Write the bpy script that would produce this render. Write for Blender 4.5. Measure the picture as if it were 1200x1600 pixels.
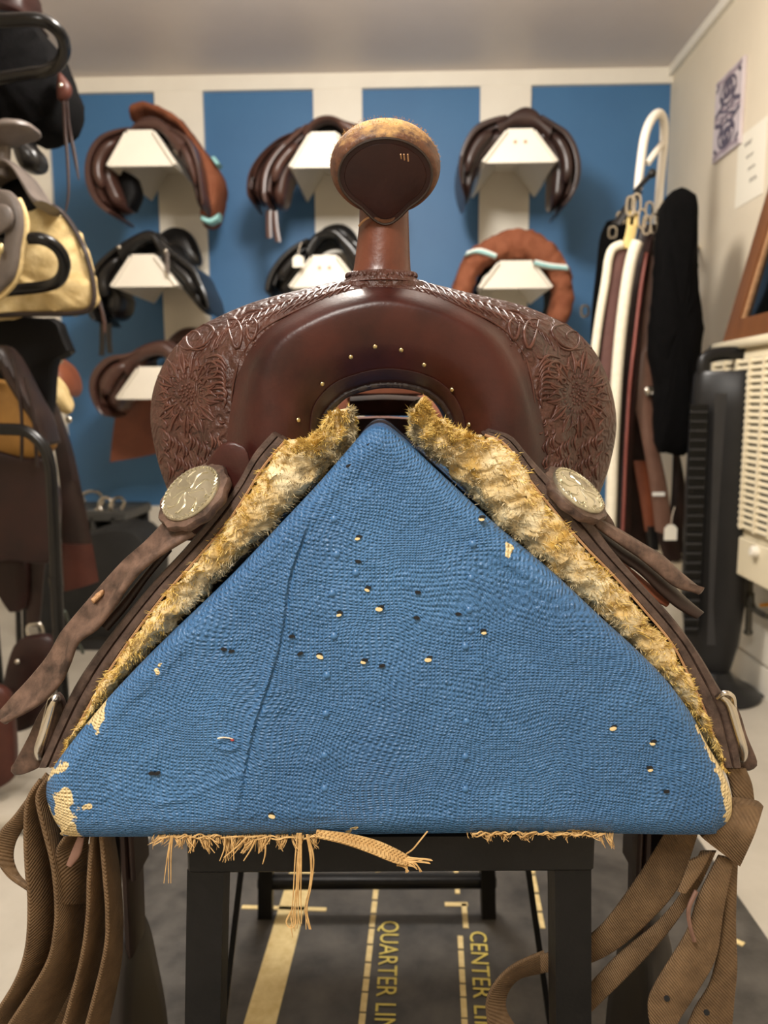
import bpy, math, random
from mathutils import Vector, Matrix, noise
from mathutils.bvhtree import BVHTree
random.seed(7)
for o in list(bpy.data.objects): bpy.data.objects.remove(o)
SC = bpy.context.scene
COL = SC.collection
R = math.radians

# ------------------------------------------------------------------ camera
F = 1202.0; H = 0.88; PITCH = R(8.0); YAW = R(1.67); ROLL = R(0.3)
HD = Vector((-math.sin(YAW), math.cos(YAW), 0)); RT = Vector((math.cos(YAW), math.sin(YAW), 0)); UPZ = Vector((0, 0, 1))
CAM = Vector((0, 0, H))
FWD = HD * math.cos(PITCH) - UPZ * math.sin(PITCH)
UPV = HD * math.sin(PITCH) + UPZ * math.cos(PITCH)
R2 = RT * math.cos(ROLL) - UPV * math.sin(ROLL)
U2 = UPV * math.cos(ROLL) + RT * math.sin(ROLL)
cd = bpy.data.cameras.new('camera'); cam = bpy.data.objects.new('camera', cd); COL.objects.link(cam)
m3 = Matrix((R2, U2, -FWD)).transposed().to_4x4(); m3.translation = CAM
cam.matrix_world = m3
cd.sensor_width = 36; cd.sensor_fit = 'AUTO'; cd.lens = 36 * F / 1600; cd.clip_start = 0.02
cd.dof.use_dof = True; cd.dof.focus_distance = 0.60; cd.dof.aperture_fstop = 6.8
SC.camera = cam
SC.view_settings.view_transform = 'Standard'; SC.view_settings.look = 'None'
SC.view_settings.exposure = 0.0; SC.view_settings.gamma = 1.0; SC.view_settings.use_curve_mapping = False
w = bpy.data.worlds.new('world'); SC.world = w; w.use_nodes = True
w.node_tree.nodes['Background'].inputs[0].default_value = (0.9, 0.85, 0.8, 1); w.node_tree.nodes['Background'].inputs[1].default_value = 0.15

def area(name, loc, size, power, col=(1, 0.90, 0.76), rot=(0, 0, 0)):
    l = bpy.data.lights.new(name, 'AREA'); l.shape = 'RECTANGLE'; l.size, l.size_y = size; l.energy = power; l.color = col
    o = bpy.data.objects.new(name, l); COL.objects.link(o); o.location = loc; o.rotation_euler = rot
    return o
area('ceiling_lamp_light', (-0.45, -0.55, 2.16), (0.3, 1.0), 66, (1, .95, .88))
pl = bpy.data.lights.new('globe_lamp_light', 'POINT'); pl.energy = 84; pl.shadow_soft_size = 0.13; pl.color = (1, .95, .88)   # glass globe under the ceiling
plo = bpy.data.objects.new('globe_lamp_light', pl); COL.objects.link(plo); plo.location = (-0.15, 1.62, 1.98)

def ray(px, py):
    return FWD + R2 * ((px - 600) / F) + U2 * ((800 - py) / F)
def P(px, py, d):                      # at horizontal distance d along the heading
    v = ray(px, py); return CAM + v * (d / v.dot(HD))
def PY(px, py, y):
    v = ray(px, py); return CAM + v * (y / v.y)
def PX(px, py, x):
    v = ray(px, py); return CAM + v * (x / v.x)
def PZ(px, py, z):
    v = ray(px, py); return CAM + v * ((z - H) / v.z)

# ------------------------------------------------------------------ materials
def srgb(c):
    return tuple(((x / 255) / 12.92 if x / 255 <= 0.04045 else ((x / 255 + 0.055) / 1.055) ** 2.4) for x in c) + (1,)
MATS = {}
SPEC = {'black_steel': .22, 'black_tube': .35, 'black_saddle': .4, 'fan_black': .32, 'fan_grey': .3, 'dark_brown': .28, 'maroon': .28, 'redbrown': .25, 'inner_black': .15, 'crate_black': .25, 'bag_grey': .15, 'skirt_leather': .35, 'strap_leather': .38, 'grey_leather': .35, 'fan_dark': .2, 'tooling': .26}
def mat(name, c1, c2=None, rough=0.5, scale=20, bump=0.0, bscale=None, metal=0.0, spec=0.5, detail=6, rvar=0.0, aniso=None, sheen=0, coat=0):
    if name in MATS: return MATS[name]
    m = bpy.data.materials.new(name); MATS[name] = m; m.use_nodes = True
    nt = m.node_tree; N = nt.nodes; L = nt.links; b = N['Principled BSDF']
    b.inputs['Roughness'].default_value = rough; b.inputs['Metallic'].default_value = metal
    b.inputs['Specular IOR Level'].default_value = SPEC.get(name, spec)
    b.inputs['Base Color'].default_value = srgb(c1)
    if sheen: b.inputs['Sheen Weight'].default_value = sheen
    if coat: b.inputs['Coat Weight'].default_value = coat; b.inputs['Coat Roughness'].default_value = 0.25
    tc = N.new('ShaderNodeTexCoord'); mp = N.new('ShaderNodeMapping'); L.new(tc.outputs['Object'], mp.inputs['Vector'])
    if aniso: mp.inputs['Scale'].default_value = aniso
    if c2 is not None:
        n = N.new('ShaderNodeTexNoise'); n.inputs['Scale'].default_value = scale; n.inputs['Detail'].default_value = detail; n.inputs['Roughness'].default_value = 0.62
        L.new(mp.outputs[0], n.inputs['Vector'])
        r = N.new('ShaderNodeValToRGB'); r.color_ramp.elements[0].position = 0.33; r.color_ramp.elements[1].position = 0.68
        r.color_ramp.elements[0].color = srgb(c1); r.color_ramp.elements[1].color = srgb(c2)
        L.new(n.outputs['Fac'], r.inputs['Fac']); L.new(r.outputs[0], b.inputs['Base Color'])
        if rvar:
            mr = N.new('ShaderNodeMapRange'); mr.inputs['To Min'].default_value = rough - rvar; mr.inputs['To Max'].default_value = rough + rvar
            L.new(n.outputs['Fac'], mr.inputs['Value']); L.new(mr.outputs[0], b.inputs['Roughness'])
    if bump:
        n2 = N.new('ShaderNodeTexNoise'); n2.inputs['Scale'].default_value = bscale or scale * 6; n2.inputs['Detail'].default_value = 5
        L.new(mp.outputs[0], n2.inputs['Vector'])
        bp = N.new('ShaderNodeBump'); bp.inputs['Strength'].default_value = bump; bp.inputs['Distance'].default_value = 0.002
        L.new(n2.outputs['Fac'], bp.inputs['Height']); L.new(bp.outputs[0], b.inputs['Normal'])
    return m

def bands_bump(m, vec_rot, period, strength, dist=0.001, vec2=None, colmix=0.0, distort=0.0, nscale=12, namp=0.9, period2=None):
    """adds a weave relief (one or two sets of threads) to a material's normal"""
    nt = m.node_tree; N = nt.nodes; L = nt.links; b = N['Principled BSDF']
    tc = N.new('ShaderNodeTexCoord')
    src = tc.outputs['Object']
    if distort:
        nz = N.new('ShaderNodeTexNoise'); nz.inputs['Scale'].default_value = nscale; nz.inputs['Detail'].default_value = 2
        L.new(src, nz.inputs['Vector'])
        sb = N.new('ShaderNodeVectorMath'); sb.operation = 'SUBTRACT'; sb.inputs[1].default_value = (0.5, 0.5, 0.5); L.new(nz.outputs['Color'], sb.inputs[0])
        sc = N.new('ShaderNodeVectorMath'); sc.operation = 'SCALE'; sc.inputs['Scale'].default_value = distort; L.new(sb.outputs[0], sc.inputs[0])
        ad = N.new('ShaderNodeVectorMath'); ad.operation = 'ADD'; L.new(src, ad.inputs[0]); L.new(sc.outputs[0], ad.inputs[1]); src = ad.outputs[0]
    hs = []
    for qi, rot in enumerate([vec_rot] + ([vec2] if vec2 else [])):
        mp = N.new('ShaderNodeMapping'); mp.inputs['Rotation'].default_value = rot; L.new(src, mp.inputs['Vector'])
        wv = N.new('ShaderNodeTexWave'); wv.inputs['Scale'].default_value = 0.31416 / (period if qi == 0 else (period2 or period)); wv.inputs['Distortion'].default_value = 0.6
        wv.inputs['Detail Scale'].default_value = 3; L.new(mp.outputs[0], wv.inputs['Vector']); hs.append(wv.outputs['Fac'])
    h = hs[0]
    if len(hs) > 1:
        mm = N.new('ShaderNodeMath'); mm.operation = 'MULTIPLY'; L.new(hs[0], mm.inputs[0]); L.new(hs[1], mm.inputs[1]); h = mm.outputs[0]
    n = N.new('ShaderNodeTexNoise'); n.inputs['Scale'].default_value = 260; n.inputs['Detail'].default_value = 3; L.new(tc.outputs['Object'], n.inputs['Vector'])
    n3 = N.new('ShaderNodeTexNoise'); n3.inputs['Scale'].default_value = 45; n3.inputs['Detail'].default_value = 4; L.new(tc.outputs['Object'], n3.inputs['Vector'])
    mx = N.new('ShaderNodeMath'); mx.operation = 'MULTIPLY_ADD'; L.new(n.outputs['Fac'], mx.inputs[0]); mx.inputs[1].default_value = namp; L.new(h, mx.inputs[2])
    mx2 = N.new('ShaderNodeMath'); mx2.operation = 'MULTIPLY_ADD'; L.new(n3.outputs['Fac'], mx2.inputs[0]); mx2.inputs[1].default_value = 2.0; L.new(mx.outputs[0], mx2.inputs[2])
    bp = N.new('ShaderNodeBump'); bp.inputs['Strength'].default_value = strength; bp.inputs['Distance'].default_value = dist
    L.new(mx2.outputs[0], bp.inputs['Height']); L.new(bp.outputs[0], b.inputs['Normal'])
    return m

# ------------------------------------------------------------------ mesh helpers
def tag(o, label=None, cat=None, group=None, kind=None):
    if label: o['label'] = label
    if cat: o['category'] = cat
    if group: o['group'] = group
    if kind: o['kind'] = kind
    return o
def empty(name, loc, label=None, cat=None, group=None):
    o = bpy.data.objects.new(name, None); COL.objects.link(o); o.location = loc; o.empty_display_size = 0.05
    return tag(o, label, cat, group)
def wloc(o):
    v = Vector(o.location)
    while o.parent: o = o.parent; v = v + Vector(o.location)
    return v
def obj(name, vf, m, parent=None, smooth=True, at=None, sharp=None):
    """vf = (verts, faces) in world space; the object's origin sits at `at` (default: its centre)"""
    vs, fs = vf; vs = [Vector(v) for v in vs]
    if at is None:
        lo = Vector([min(v[i] for v in vs) for i in range(3)]); hi = Vector([max(v[i] for v in vs) for i in range(3)])
        at = (lo + hi) / 2
    at = Vector(at)
    me = bpy.data.meshes.new(name); me.from_pydata([v - at for v in vs], [], fs)
    me.materials.append(m if not isinstance(m, str) else MATS[m])
    if smooth:
        me.polygons.foreach_set('use_smooth', [True] * len(me.polygons))
    me.update()
    if smooth: me.set_sharp_from_angle(angle=R(sharp or 45))
    o = bpy.data.objects.new(name, me); COL.objects.link(o)
    if parent is not None: o.parent = parent; o.location = at - wloc(parent)
    else: o.location = at
    return o
def merge(parts):
    V = []; Fc = []
    for vs, fs in parts:
        k = len(V); V += list(vs); Fc += [tuple(i + k for i in f) for f in fs]
    return V, Fc
def spl(pts, n, closed=False):
    """catmull-rom through pts, resampled evenly to n points (any tuple size)"""
    pts = [tuple(p) for p in pts]; K = len(pts)
    if K == 2: return [Vector([a + (b - a) * i / (n - 1) for a, b in zip(*pts)]) for i in range(n)]
    dense = []; segs = K if closed else K - 1
    for s in range(segs):
        g = lambda i: pts[i % K] if closed else pts[max(0, min(K - 1, i))]
        p0, p1, p2, p3 = g(s - 1), g(s), g(s + 1), g(s + 2)
        for j in range(14):
            t = j / 14
            dense.append(Vector([0.5 * (2 * b + (c - a) * t + (2 * a - 5 * b + 4 * c - d) * t * t + (3 * b - a - 3 * c + d) * t ** 3) for a, b, c, d in zip(p0, p1, p2, p3)]))
    dense.append(Vector(pts[0]) if closed else Vector(pts[-1]))
    acc = [0]
    for a, b in zip(dense, dense[1:]): acc.append(acc[-1] + (b - a).length)
    tot = acc[-1]; out = []; j = 0
    M = n if closed else n - 1
    for i in range(n):
        t = tot * i / M
        while j < len(acc) - 2 and acc[j + 1] < t: j += 1
        L = acc[j + 1] - acc[j]
        out.append(dense[j].lerp(dense[j + 1], (t - acc[j]) / L if L > 1e-12 else 0))
    return out
def grid(rows, cu=False, cv=False):
    nr = len(rows); nc = len(rows[0]); V = [v for r in rows for v in r]; Fc = []
    for i in range(nr if cv else nr - 1):
        for j in range(nc if cu else nc - 1):
            a = i * nc + j; b = i * nc + (j + 1) % nc; c = ((i + 1) % nr) * nc + (j + 1) % nc; d = ((i + 1) % nr) * nc + j
            Fc.append((a, b, c, d))
    return V, Fc
def loft(rings, caps=True):
    V, Fc = grid(rings, cu=True); n = len(rings[0])
    if caps:
        Fc.append(tuple(range(n - 1, -1, -1))); k = (len(rings) - 1) * n; Fc.append(tuple(range(k, k + n)))
    return V, Fc
def tube(pts, r, seg=8, n=None, closed=False, up=None, flat=1.0):
    if n: pts = spl(pts, n, closed)
    pts = [Vector(p) for p in pts]; K = len(pts); rings = []
    prev = None
    for i in range(K):
        a = pts[(i - 1) % K] if (closed or i > 0) else pts[i]; b = pts[(i + 1) % K] if (closed or i < K - 1) else pts[i]
        t = (b - a).normalized()
        if prev is None:
            q = Vector(up) if up else (UPZ if abs(t.z) < 0.9 else Vector((1, 0, 0)))
            nrm = (q - t * q.dot(t)).normalized()
        else:
            nrm = (prev - t * prev.dot(t)).normalized()
        prev = nrm; bi = t.cross(nrm)
        rr = r(i / (K - 1)) if callable(r) else r
        rings.append([pts[i] + nrm * (rr * flat * math.cos(2 * math.pi * k / seg)) + bi * (rr * math.sin(2 * math.pi * k / seg)) for k in range(seg)])
    if closed:
        return grid(rings, cu=True, cv=True)
    return loft(rings)
def box(c, s, rot=None, bev=0.0):
    c = Vector(c); x, y, z = (q / 2 for q in s); b = min(bev, x * .9, y * .9, z * .9)
    if b <= 0:
        V = [Vector((i * x, j * y, k * z)) for i in (-1, 1) for j in (-1, 1) for k in (-1, 1)]
        Fc = [(0, 1, 3, 2), (4, 6, 7, 5), (0, 4, 5, 1), (2, 3, 7, 6), (0, 2, 6, 4), (1, 5, 7, 3)]
    else:
        def ring(xx, yy, zz): return [Vector((a * xx - (b if dx else 0) * a if 0 else p, q, zz)) for a, p, q, dx in
            [(0, xx, yy - b, 0), (0, xx - b, yy, 0), (0, -xx + b, yy, 0), (0, -xx, yy - b, 0), (0, -xx, -yy + b, 0), (0, -xx + b, -yy, 0), (0, xx - b, -yy, 0), (0, xx, -yy + b, 0)]]
        rings = [ring(x - b, y - b, -z), ring(x, y, -z + b), ring(x, y, z - b), ring(x - b, y - b, z)]
        V, Fc = loft(rings)
    if rot is not None: V = [rot @ v for v in V]
    return [c + v for v in V], Fc
YR = Matrix.Rotation(YAW, 3, 'Z')
def obox(a, b, sw, sh, up=UPZ):
    """bar of section sw x sh from a to b"""
    a, b = Vector(a), Vector(b); t = (b - a).normalized(); s = t.cross(Vector(up)).normalized(); u = s.cross(t)
    V = [p + s * (i * sw / 2) + u * (j * sh / 2) for p in (a, b) for i, j in ((-1, -1), (1, -1), (1, 1), (-1, 1))]
    return V, [(3, 2, 1, 0), (4, 5, 6, 7), (0, 1, 5, 4), (1, 2, 6, 5), (2, 3, 7, 6), (3, 0, 4, 7)]
def prism(outline, vec, bev=0.0):
    """polygon swept along vec, edges eased by scaling the end rings"""
    o = [Vector(p) for p in outline]; vec = Vector(vec); L = vec.length; c = sum(o, Vector()) / len(o)
    def ins(k): 
        return [p + (c - p).normalized() * k for p in o]
    if bev: rings = [ins(bev), [p + vec * (bev / L) for p in o], [p + vec * (1 - bev / L) for p in o], [p + vec for p in ins(bev)]]
    else: rings = [o, [p + vec for p in o]]
    return loft(rings)
def pillow(outline, vec, n=40, bulge=0.25, soft=0.12, ns=0, amp=0, rnd=1):
    """a stuffed shape: smooth closed outline (world points), thickness vec, rounded faces"""
    o = spl(outline, n, True); vec = Vector(vec); c = sum(o, Vector()) / n
    prof = [(0.02, -bulge), (0.35, -bulge * .9), (0.65, -bulge * .6), (1 - soft, -bulge * .12), (1 - soft * .3, 0.08), (1, 0.25), (1, 0.75), (1 - soft * .3, .92), (1 - soft, 1), (0.5, 1.05), (0.02, 1.05)]
    rings = [[c + (p - c) * s + vec * f for p in o] for s, f in prof]
    if amp:
        rings = [[p + Vector(noise.noise_vector(p * ns)) * amp for p in r] for r in rings]
    return loft(rings)
def rails(A, B, half, n=30, seg=12, exp=2.0, dvec=None, taper=0.0, dshift=None, ns=0, amp=0):
    """body between two rail curves (world points), depth half-thickness `half` along dvec"""
    a = spl(A, n); b = spl(B, n); dvec = dvec or HD; rings = []
    for i in range(n):
        t = i / (n - 1); c = (a[i] + b[i]) / 2; h = (a[i] - b[i]) / 2
        k = 1.0
        if taper:
            e = min(t, 1 - t) / taper
            if e < 1: k = math.sqrt(max(0.03, 1 - (1 - e) ** 2))
        hh = half(t) if callable(half) else half
        ring = []
        for q in range(seg):
            th = 2 * math.pi * q / seg; cs, sn = math.cos(th), math.sin(th)
            cx = math.copysign(abs(cs) ** (2 / exp), cs); sx = math.copysign(abs(sn) ** (2 / exp), sn)
            p = c + h * (cx * k) + dvec * (hh * sx * k)
            if amp: p = p + Vector(noise.noise_vector(p * ns)) * amp
            ring.append(p)
        rings.append(ring)
    return loft(rings)
def ribbon(A, B, th, n=30, curl=0.0):
    """strap between two edge curves with thickness th and softened edges"""
    a = spl(A, n); b = spl(B, n); rings = []
    for i in range(n):
        t = (a[min(i + 1, n - 1)] + b[min(i + 1, n - 1)] - a[max(i - 1, 0)] - b[max(i - 1, 0)]).normalized()
        ac = b[i] - a[i]; nr = t.cross(ac).normalized() * (th / 2); e = ac.normalized() * min(th * .4, ac.length * .2)
        m = (a[i] + b[i]) / 2 + nr * curl
        rings.append([a[i] - nr * .5, a[i] + e - nr, m - nr, b[i] - e - nr, b[i] - nr * .5, b[i] + nr * .5, b[i] - e + nr, m + nr, a[i] + e + nr, a[i] + nr * .5])
    return loft(rings)
def blob(c, rx, ry, rz, nu=12, nv=8, axes=None):
    c = Vector(c); X, Y, Z = axes or (Vector((1, 0, 0)), Vector((0, 1, 0)), Vector((0, 0, 1))); rings = []
    for i in range(nv + 1):
        ph = math.pi * (0.02 + 0.96 * i / nv) - math.pi / 2
        rings.append([c + X * (rx * math.cos(ph) * math.cos(2 * math.pi * k / nu)) + Y * (ry * math.cos(ph) * math.sin(2 * math.pi * k / nu)) + Z * (rz * math.sin(ph)) for k in range(nu)])
    return loft(rings)
def revolve(c, axis, prof, seg=32, xdir=None, squash=1.0, wob=None):
    """profile [(radius, height)] turned about axis"""
    c = Vector(c); Z = Vector(axis).normalized(); X = Vector(xdir) if xdir else (Vector((0, 0, 1)) if abs(Z.z) < .9 else Vector((1, 0, 0)))
    X = (X - Z * X.dot(Z)).normalized(); Y = Z.cross(X); rings = []
    for r, h in prof:
        rings.append([c + Z * h + (X * math.cos(2 * math.pi * k / seg) + Y * (squash * math.sin(2 * math.pi * k / seg))) * (r * (wob(2 * math.pi * k / seg, r) if wob else 1)) for k in range(seg)])
    return loft(rings)
def PP(lst, d): return [P(x, y, d) for x, y in lst]
def PPY(lst, y): return [PY(a, b, y) for a, b in lst]

# ------------------------------------------------------------------ palette
mat('wall_blue', (58, 104, 148), (62, 110, 154), 0.55, 3, 0.1, 180)
mat('wall_cream', (214, 202, 180), (220, 208, 186), 0.6, 4, 0.12, 150)
mat('white_paint', (226, 219, 205), (232, 226, 212), 0.42, 5, 0.05, 60)
mat('ceiling_paint', (206, 196, 190), (212, 202, 196), 0.45, 3, 0.08, 90)
mat('floor_vinyl', (166, 159, 146), (180, 173, 160), 0.4, 6, 0.05, 40)
mat('mat_rubber', (52, 50, 48), (88, 84, 79), 0.42, 14, 0.15, 160, rvar=0.1, detail=10)
mat('mat_yellow', (206, 182, 124), (226, 206, 152), 0.55, 60, 0.05)
mat('mat_letter', (206, 186, 88), (214, 196, 104), 0.55, 60)
mat('black_steel', (13, 13, 13), (21, 20, 20), 0.42, 30, 0.12, 200, rvar=0.08)
mat('black_tube', (11, 10, 10), (15, 14, 14), 0.25, 20)
mat('fork_leather', (34, 13, 12), (66, 28, 21), 0.36, 14, 0.10, 300, rvar=0.09, detail=9, spec=0.32)
mat('tooled_leather', (50, 27, 22), (80, 48, 38), 0.38, 26, 0.55, 520, rvar=0.1, detail=8, spec=0.38)
mat('skirt_leather', (48, 36, 32), (92, 74, 65), 0.5, 60, 0.35, 420, rvar=0.1, detail=9)
mat('strap_leather', (44, 31, 26), (110, 86, 73), 0.46, 60, 0.3, 300, rvar=0.08, detail=9)
mat('horn_leather', (72, 33, 22), (104, 56, 38), 0.34, 22, 0.12, 240, rvar=0.08)
mat('horn_dark', (36, 15, 14), (50, 24, 20), 0.38, 26, 0.1, 200, spec=0.3)
mat('horn_suede', (92, 56, 30), (204, 164, 104), 0.9, 60, 0.9, 380, detail=10)
mat('dark_welt', (30, 20, 18), (46, 32, 27), 0.45, 40, 0.2)
mat('edge_tan', (150, 110, 76), (178, 140, 102), 0.6, 80)
mat('fleece', (186, 148, 74), (226, 212, 176), 0.95, 42, 0.9, 260, detail=8, spec=0.1)
mat('fleece_grey', (120, 106, 84), (196, 176, 128), 0.95, 42, 0.9, 260, detail=8, spec=0.1)
mat('silver', (188, 182, 158), (212, 206, 184), 0.3, 40, 0.0, metal=0.9)
mat('chrome', (190, 184, 172), (206, 200, 190), 0.22, 20, metal=1.0)
mat('brass', (188, 172, 128), None, 0.35, metal=0.9)
bands_bump(mat('webbing', (88, 68, 47), (114, 90, 64), 0.72, 50, spec=0.3), (0, R(38), R(20)), 0.0019, 0.8, 0.0008)
mat('jute', (176, 138, 84), (206, 170, 114), 0.85, 120)
mat('thread_white', (220, 205, 185), None, 0.8)
mat('canvas_bare', (206, 182, 132), (222, 200, 152), 0.8, 60, 0.3, 500)
mat('hole_dark', (16, 16, 18), None, 0.9)
mat('seat_brown', (104, 58, 40), (126, 74, 52), 0.75, 20, spec=.25)
mat('seat_dark', (34, 24, 20), (72, 52, 38), 0.8, 24, spec=.2)
# english saddles
mat('brown_saddle', (62, 40, 34), (78, 52, 44), 0.32, 10, 0.05, 80)
mat('dark_saddle', (40, 26, 23), (52, 34, 30), 0.32, 10, 0.05, 80)
mat('black_saddle', (20, 19, 19), (28, 26, 25), 0.28, 10, 0.05, 80)
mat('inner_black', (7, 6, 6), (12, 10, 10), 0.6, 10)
mat('rust_cover', (116, 66, 44), (134, 82, 58), 0.8, 26, 0.5, 55, spec=0.2)
mat('rust_leather', (104, 52, 30), (122, 66, 40), 0.5, 12)
mat('teal_band', (132, 186, 186), (150, 200, 198), 0.7, 30)
mat('white_band', (222, 220, 212), None, 0.7)
mat('paper_tag', (232, 226, 210), None, 0.7)
# rack
mat('grey_leather', (80, 72, 67), (104, 94, 87), 0.42, 14, 0.1)
mat('black_fleece', (4, 4, 4), (10, 9, 10), 0.95, 60, 0.8, 200, spec=0.1)
mat('cream_fleece', (186, 160, 108), (216, 194, 146), 0.95, 26, 1.0, 70, spec=0.1, detail=7)
mat('mustard', (128, 88, 30), (150, 106, 42), 0.7, 14, 0.2)
mat('maroon', (28, 14, 13), (44, 22, 18), 0.4, 12, 0.1)
mat('dark_brown', (28, 19, 16), (46, 31, 26), 0.42, 12, 0.1)
mat('redbrown', (58, 29, 23), (74, 39, 30), 0.45, 12)
mat('white_fleece', (222, 214, 192), (236, 228, 208), 0.95, 60, 0.8, 160, spec=0.1)
mat('yellow_elastic', (206, 180, 112), (216, 192, 128), 0.7, 30)
mat('girth_brown', (86, 56, 52), (98, 66, 60), 0.75, 30)
mat('girth_leather', (92, 64, 52), (110, 80, 66), 0.4, 14)
mat('fan_black', (20, 20, 21), (25, 25, 26), 0.34, 10)
mat('fan_dark', (14, 14, 14), None, 0.5)
mat('fan_grey', (44, 44, 46), (50, 50, 52), 0.32, 10)
mat('heater_cream', (222, 210, 180), (228, 216, 188), 0.4, 6)
mat('slot_dark', (30, 26, 22), None, 0.7)
mat('wood_brown', (98, 60, 34), (122, 78, 46), 0.45, 10, 0.1, 40, aniso=(1, 1, .12))
mat('glass_dark', (10, 11, 10), None, 0.08)
mat('gas_pipe', (74, 70, 62), (92, 88, 78), 0.4, 20, metal=0.6)
mat('orange_valve', (206, 140, 40), None, 0.5)
mat('tile_white', (196, 184, 186), (206, 194, 196), 0.4, 20)
mat('tile_ink', (78, 70, 84), (98, 90, 104), 0.5, 40)
mat('tile_pink', (158, 142, 150), None, 0.5)
mat('crate_black', (34, 34, 35), (44, 44, 45), 0.5, 12)
mat('crate_grey', (52, 52, 50), (62, 62, 60), 0.5, 12)
mat('base_grey', (150, 142, 128), (166, 158, 144), 0.4, 10)
mat('ink', (96, 88, 84), None, 0.7)

tm = MATS['tooled_leather']; N = tm.node_tree.nodes; L = tm.node_tree.links
bpn = [n for n in N if n.type == 'BUMP'][0]; tcn = [n for n in N if n.type == 'TEX_COORD'][0]
wv = N.new('ShaderNodeTexWave'); wv.wave_type = 'RINGS'; wv.inputs['Scale'].default_value = 26; wv.inputs['Distortion'].default_value = 16; wv.inputs['Detail'].default_value = 1.5; wv.inputs['Detail Scale'].default_value = 2.2
L.new(tcn.outputs['Object'], wv.inputs['Vector'])
b2 = N.new('ShaderNodeBump'); b2.inputs['Strength'].default_value = .75; b2.inputs['Distance'].default_value = .0016; L.new(wv.outputs['Fac'], b2.inputs['Height']); L.new(bpn.outputs[0], b2.inputs['Normal']); L.new(b2.outputs[0], N['Principled BSDF'].inputs['Normal'])
# ------------------------------------------------------------------ room shell
YB = 3.40
ZC = PY(600, 116, YB).z                      # ceiling height from the wall / ceiling line
XR = PY(1041, 300, YB).x                     # right wall
XL, YF = -2.3, -2.0
def wallbox(name, lo, hi, m):
    lo, hi = Vector(lo), Vector(hi)
    return tag(obj(name, box((lo + hi) / 2, hi - lo), m, smooth=False), kind='structure')
tag(obj('floor', box(((XL + XR) / 2, (YF + YB) / 2, -0.05), (XR - XL + .2, YB - YF + .2, 0.1)), 'floor_vinyl', smooth=False), kind='structure')
wallbox('ceiling', (XL - .1, YF - .1, ZC), (XR + .1, YB + .1, ZC + .1), 'ceiling_paint')
ZW = PY(230, 790, YB).z                       # lower edge of the blue panel
wallbox('wall_back', (XL, YB, 0), (XR, YB + .1, ZC), 'wall_blue')
wallbox('wall_right', (XR, YF, 0), (XR + .1, YB + .1, ZC), 'wall_cream')
wallbox('wall_left', (XL - .1, YF, 0), (XL, YB + .1, ZC), 'wall_cream')
wallbox('wall_front', (XL, YF - .1, 0), (XR, YF, ZC), 'wall_cream')
zt = PY(600, 140, YB).z
wallbox('trim_1', (XL, YB - .022, zt), (XR, YB, ZC), 'white_paint')
k = 2
for xa, xb in ((-60, 75), (243, 318), (490, 566), (750, 829)):
    wallbox('trim_%d' % k, (PY(xa, 150, YB).x, YB - .02, ZW), (PY(xb, 150, YB).x, YB, zt), 'white_paint'); k += 1
wallbox('trim_6', (XL, YB - .024, 0), (XR, YB, ZW), 'white_paint')
zr = PX(1100, 60, XR).z
wallbox('trim_7', (XR - .02, YF, zr - .0), (XR, YB - .022, ZC), 'white_paint')
wallbox('baseboard_right', (XR - .015, YF, 0), (XR, YB - .024, .09), 'white_paint')

# ------------------------------------------------------------------ floor mat with the printed arena lines
mz = 0.008
mat_x0 = PZ(120, 1500, mz).x; mat_x1 = PZ(1165, 1400, mz).x; my1 = 1.95
mroot = empty('rubber_floor_mat', ((mat_x0 + mat_x1) / 2, .9, 0), 'dark grey rubber floor mat printed with yellow arena lines under the stand', 'mat')
def matpt(px, py): return PZ(px, py, mz)
V = [Vector((x, y, z)) for z in (0, mz - .0006) for x, y in ((mat_x0, .1), (mat_x1, .1), (mat_x1 - .02, my1), (mat_x0, my1))]
obj('mat_sheet', (V, [(3, 2, 1, 0), (4, 5, 6, 7), (0, 1, 5, 4), (1, 2, 6, 5), (2, 3, 7, 6), (3, 0, 4, 7)]), 'mat_rubber', mroot, smooth=False)
def line(name, a, b, wd, m='mat_yellow'):
    a, b = Vector(a), Vector(b); t = (b - a).normalized(); s = Vector((-t.y, t.x, 0)) * wd / 2
    lo = [a - s, a + s, b + s, b - s]
    lo = [Vector((p.x, p.y, mz - .0006)) for p in lo]
    return obj(name, loft([lo, [p + Vector((0, 0, .0012)) for p in lo]]), m, mroot, smooth=False)
a, b = matpt(475, 1350), matpt(406, 1600)
line('border_line', a + (a - b) * .8, b + (b - a) * .6, (matpt(487, 1400) - matpt(447, 1400)).length)
def dashes(p0, p1, wd, cuts, ext=1.6):
    a, b = matpt(*p0), matpt(*p1)
    d = b - a; q = 0
    ys = cuts
    for y0, y1 in zip(ys, ys[1:]):
        t0 = (y0 - p0[1]) / (p1[1] - p0[1]); t1 = (y1 - p0[1]) / (p1[1] - p0[1])
        pa = matpt(p0[0] + (p1[0] - p0[0]) * t0, y0 + 1.6); pb = matpt(p0[0] + (p1[0] - p0[0]) * t1, y1 - 1.6)
        line('dash', pa, pb, wd)
qw = (matpt(591, 1400) - matpt(583, 1400)).length
dashes((588, 1384), (565, 1600), qw, [1322, 1341, 1363, 1384, 1407, 1428, 1450, 1476, 1504, 1528, 1550, 1582, 1612, 1642, 1675])
dashes((714, 1384), (727, 1600), qw * .95, [1330, 1352, 1375, 1398])
dashes((719, 1461), (726, 1600), qw * .95, [1461, 1484, 1513, 1537, 1558, 1591, 1620, 1650])
dashes((833, 1366), (846, 1440), qw * .9, [1340, 1367, 1396, 1425, 1452])
line('corner_mark', matpt(695, 1413), matpt(731, 1413), qw * 1.15); line('corner_mark', matpt(725, 1412), matpt(728, 1450), qw)
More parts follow.
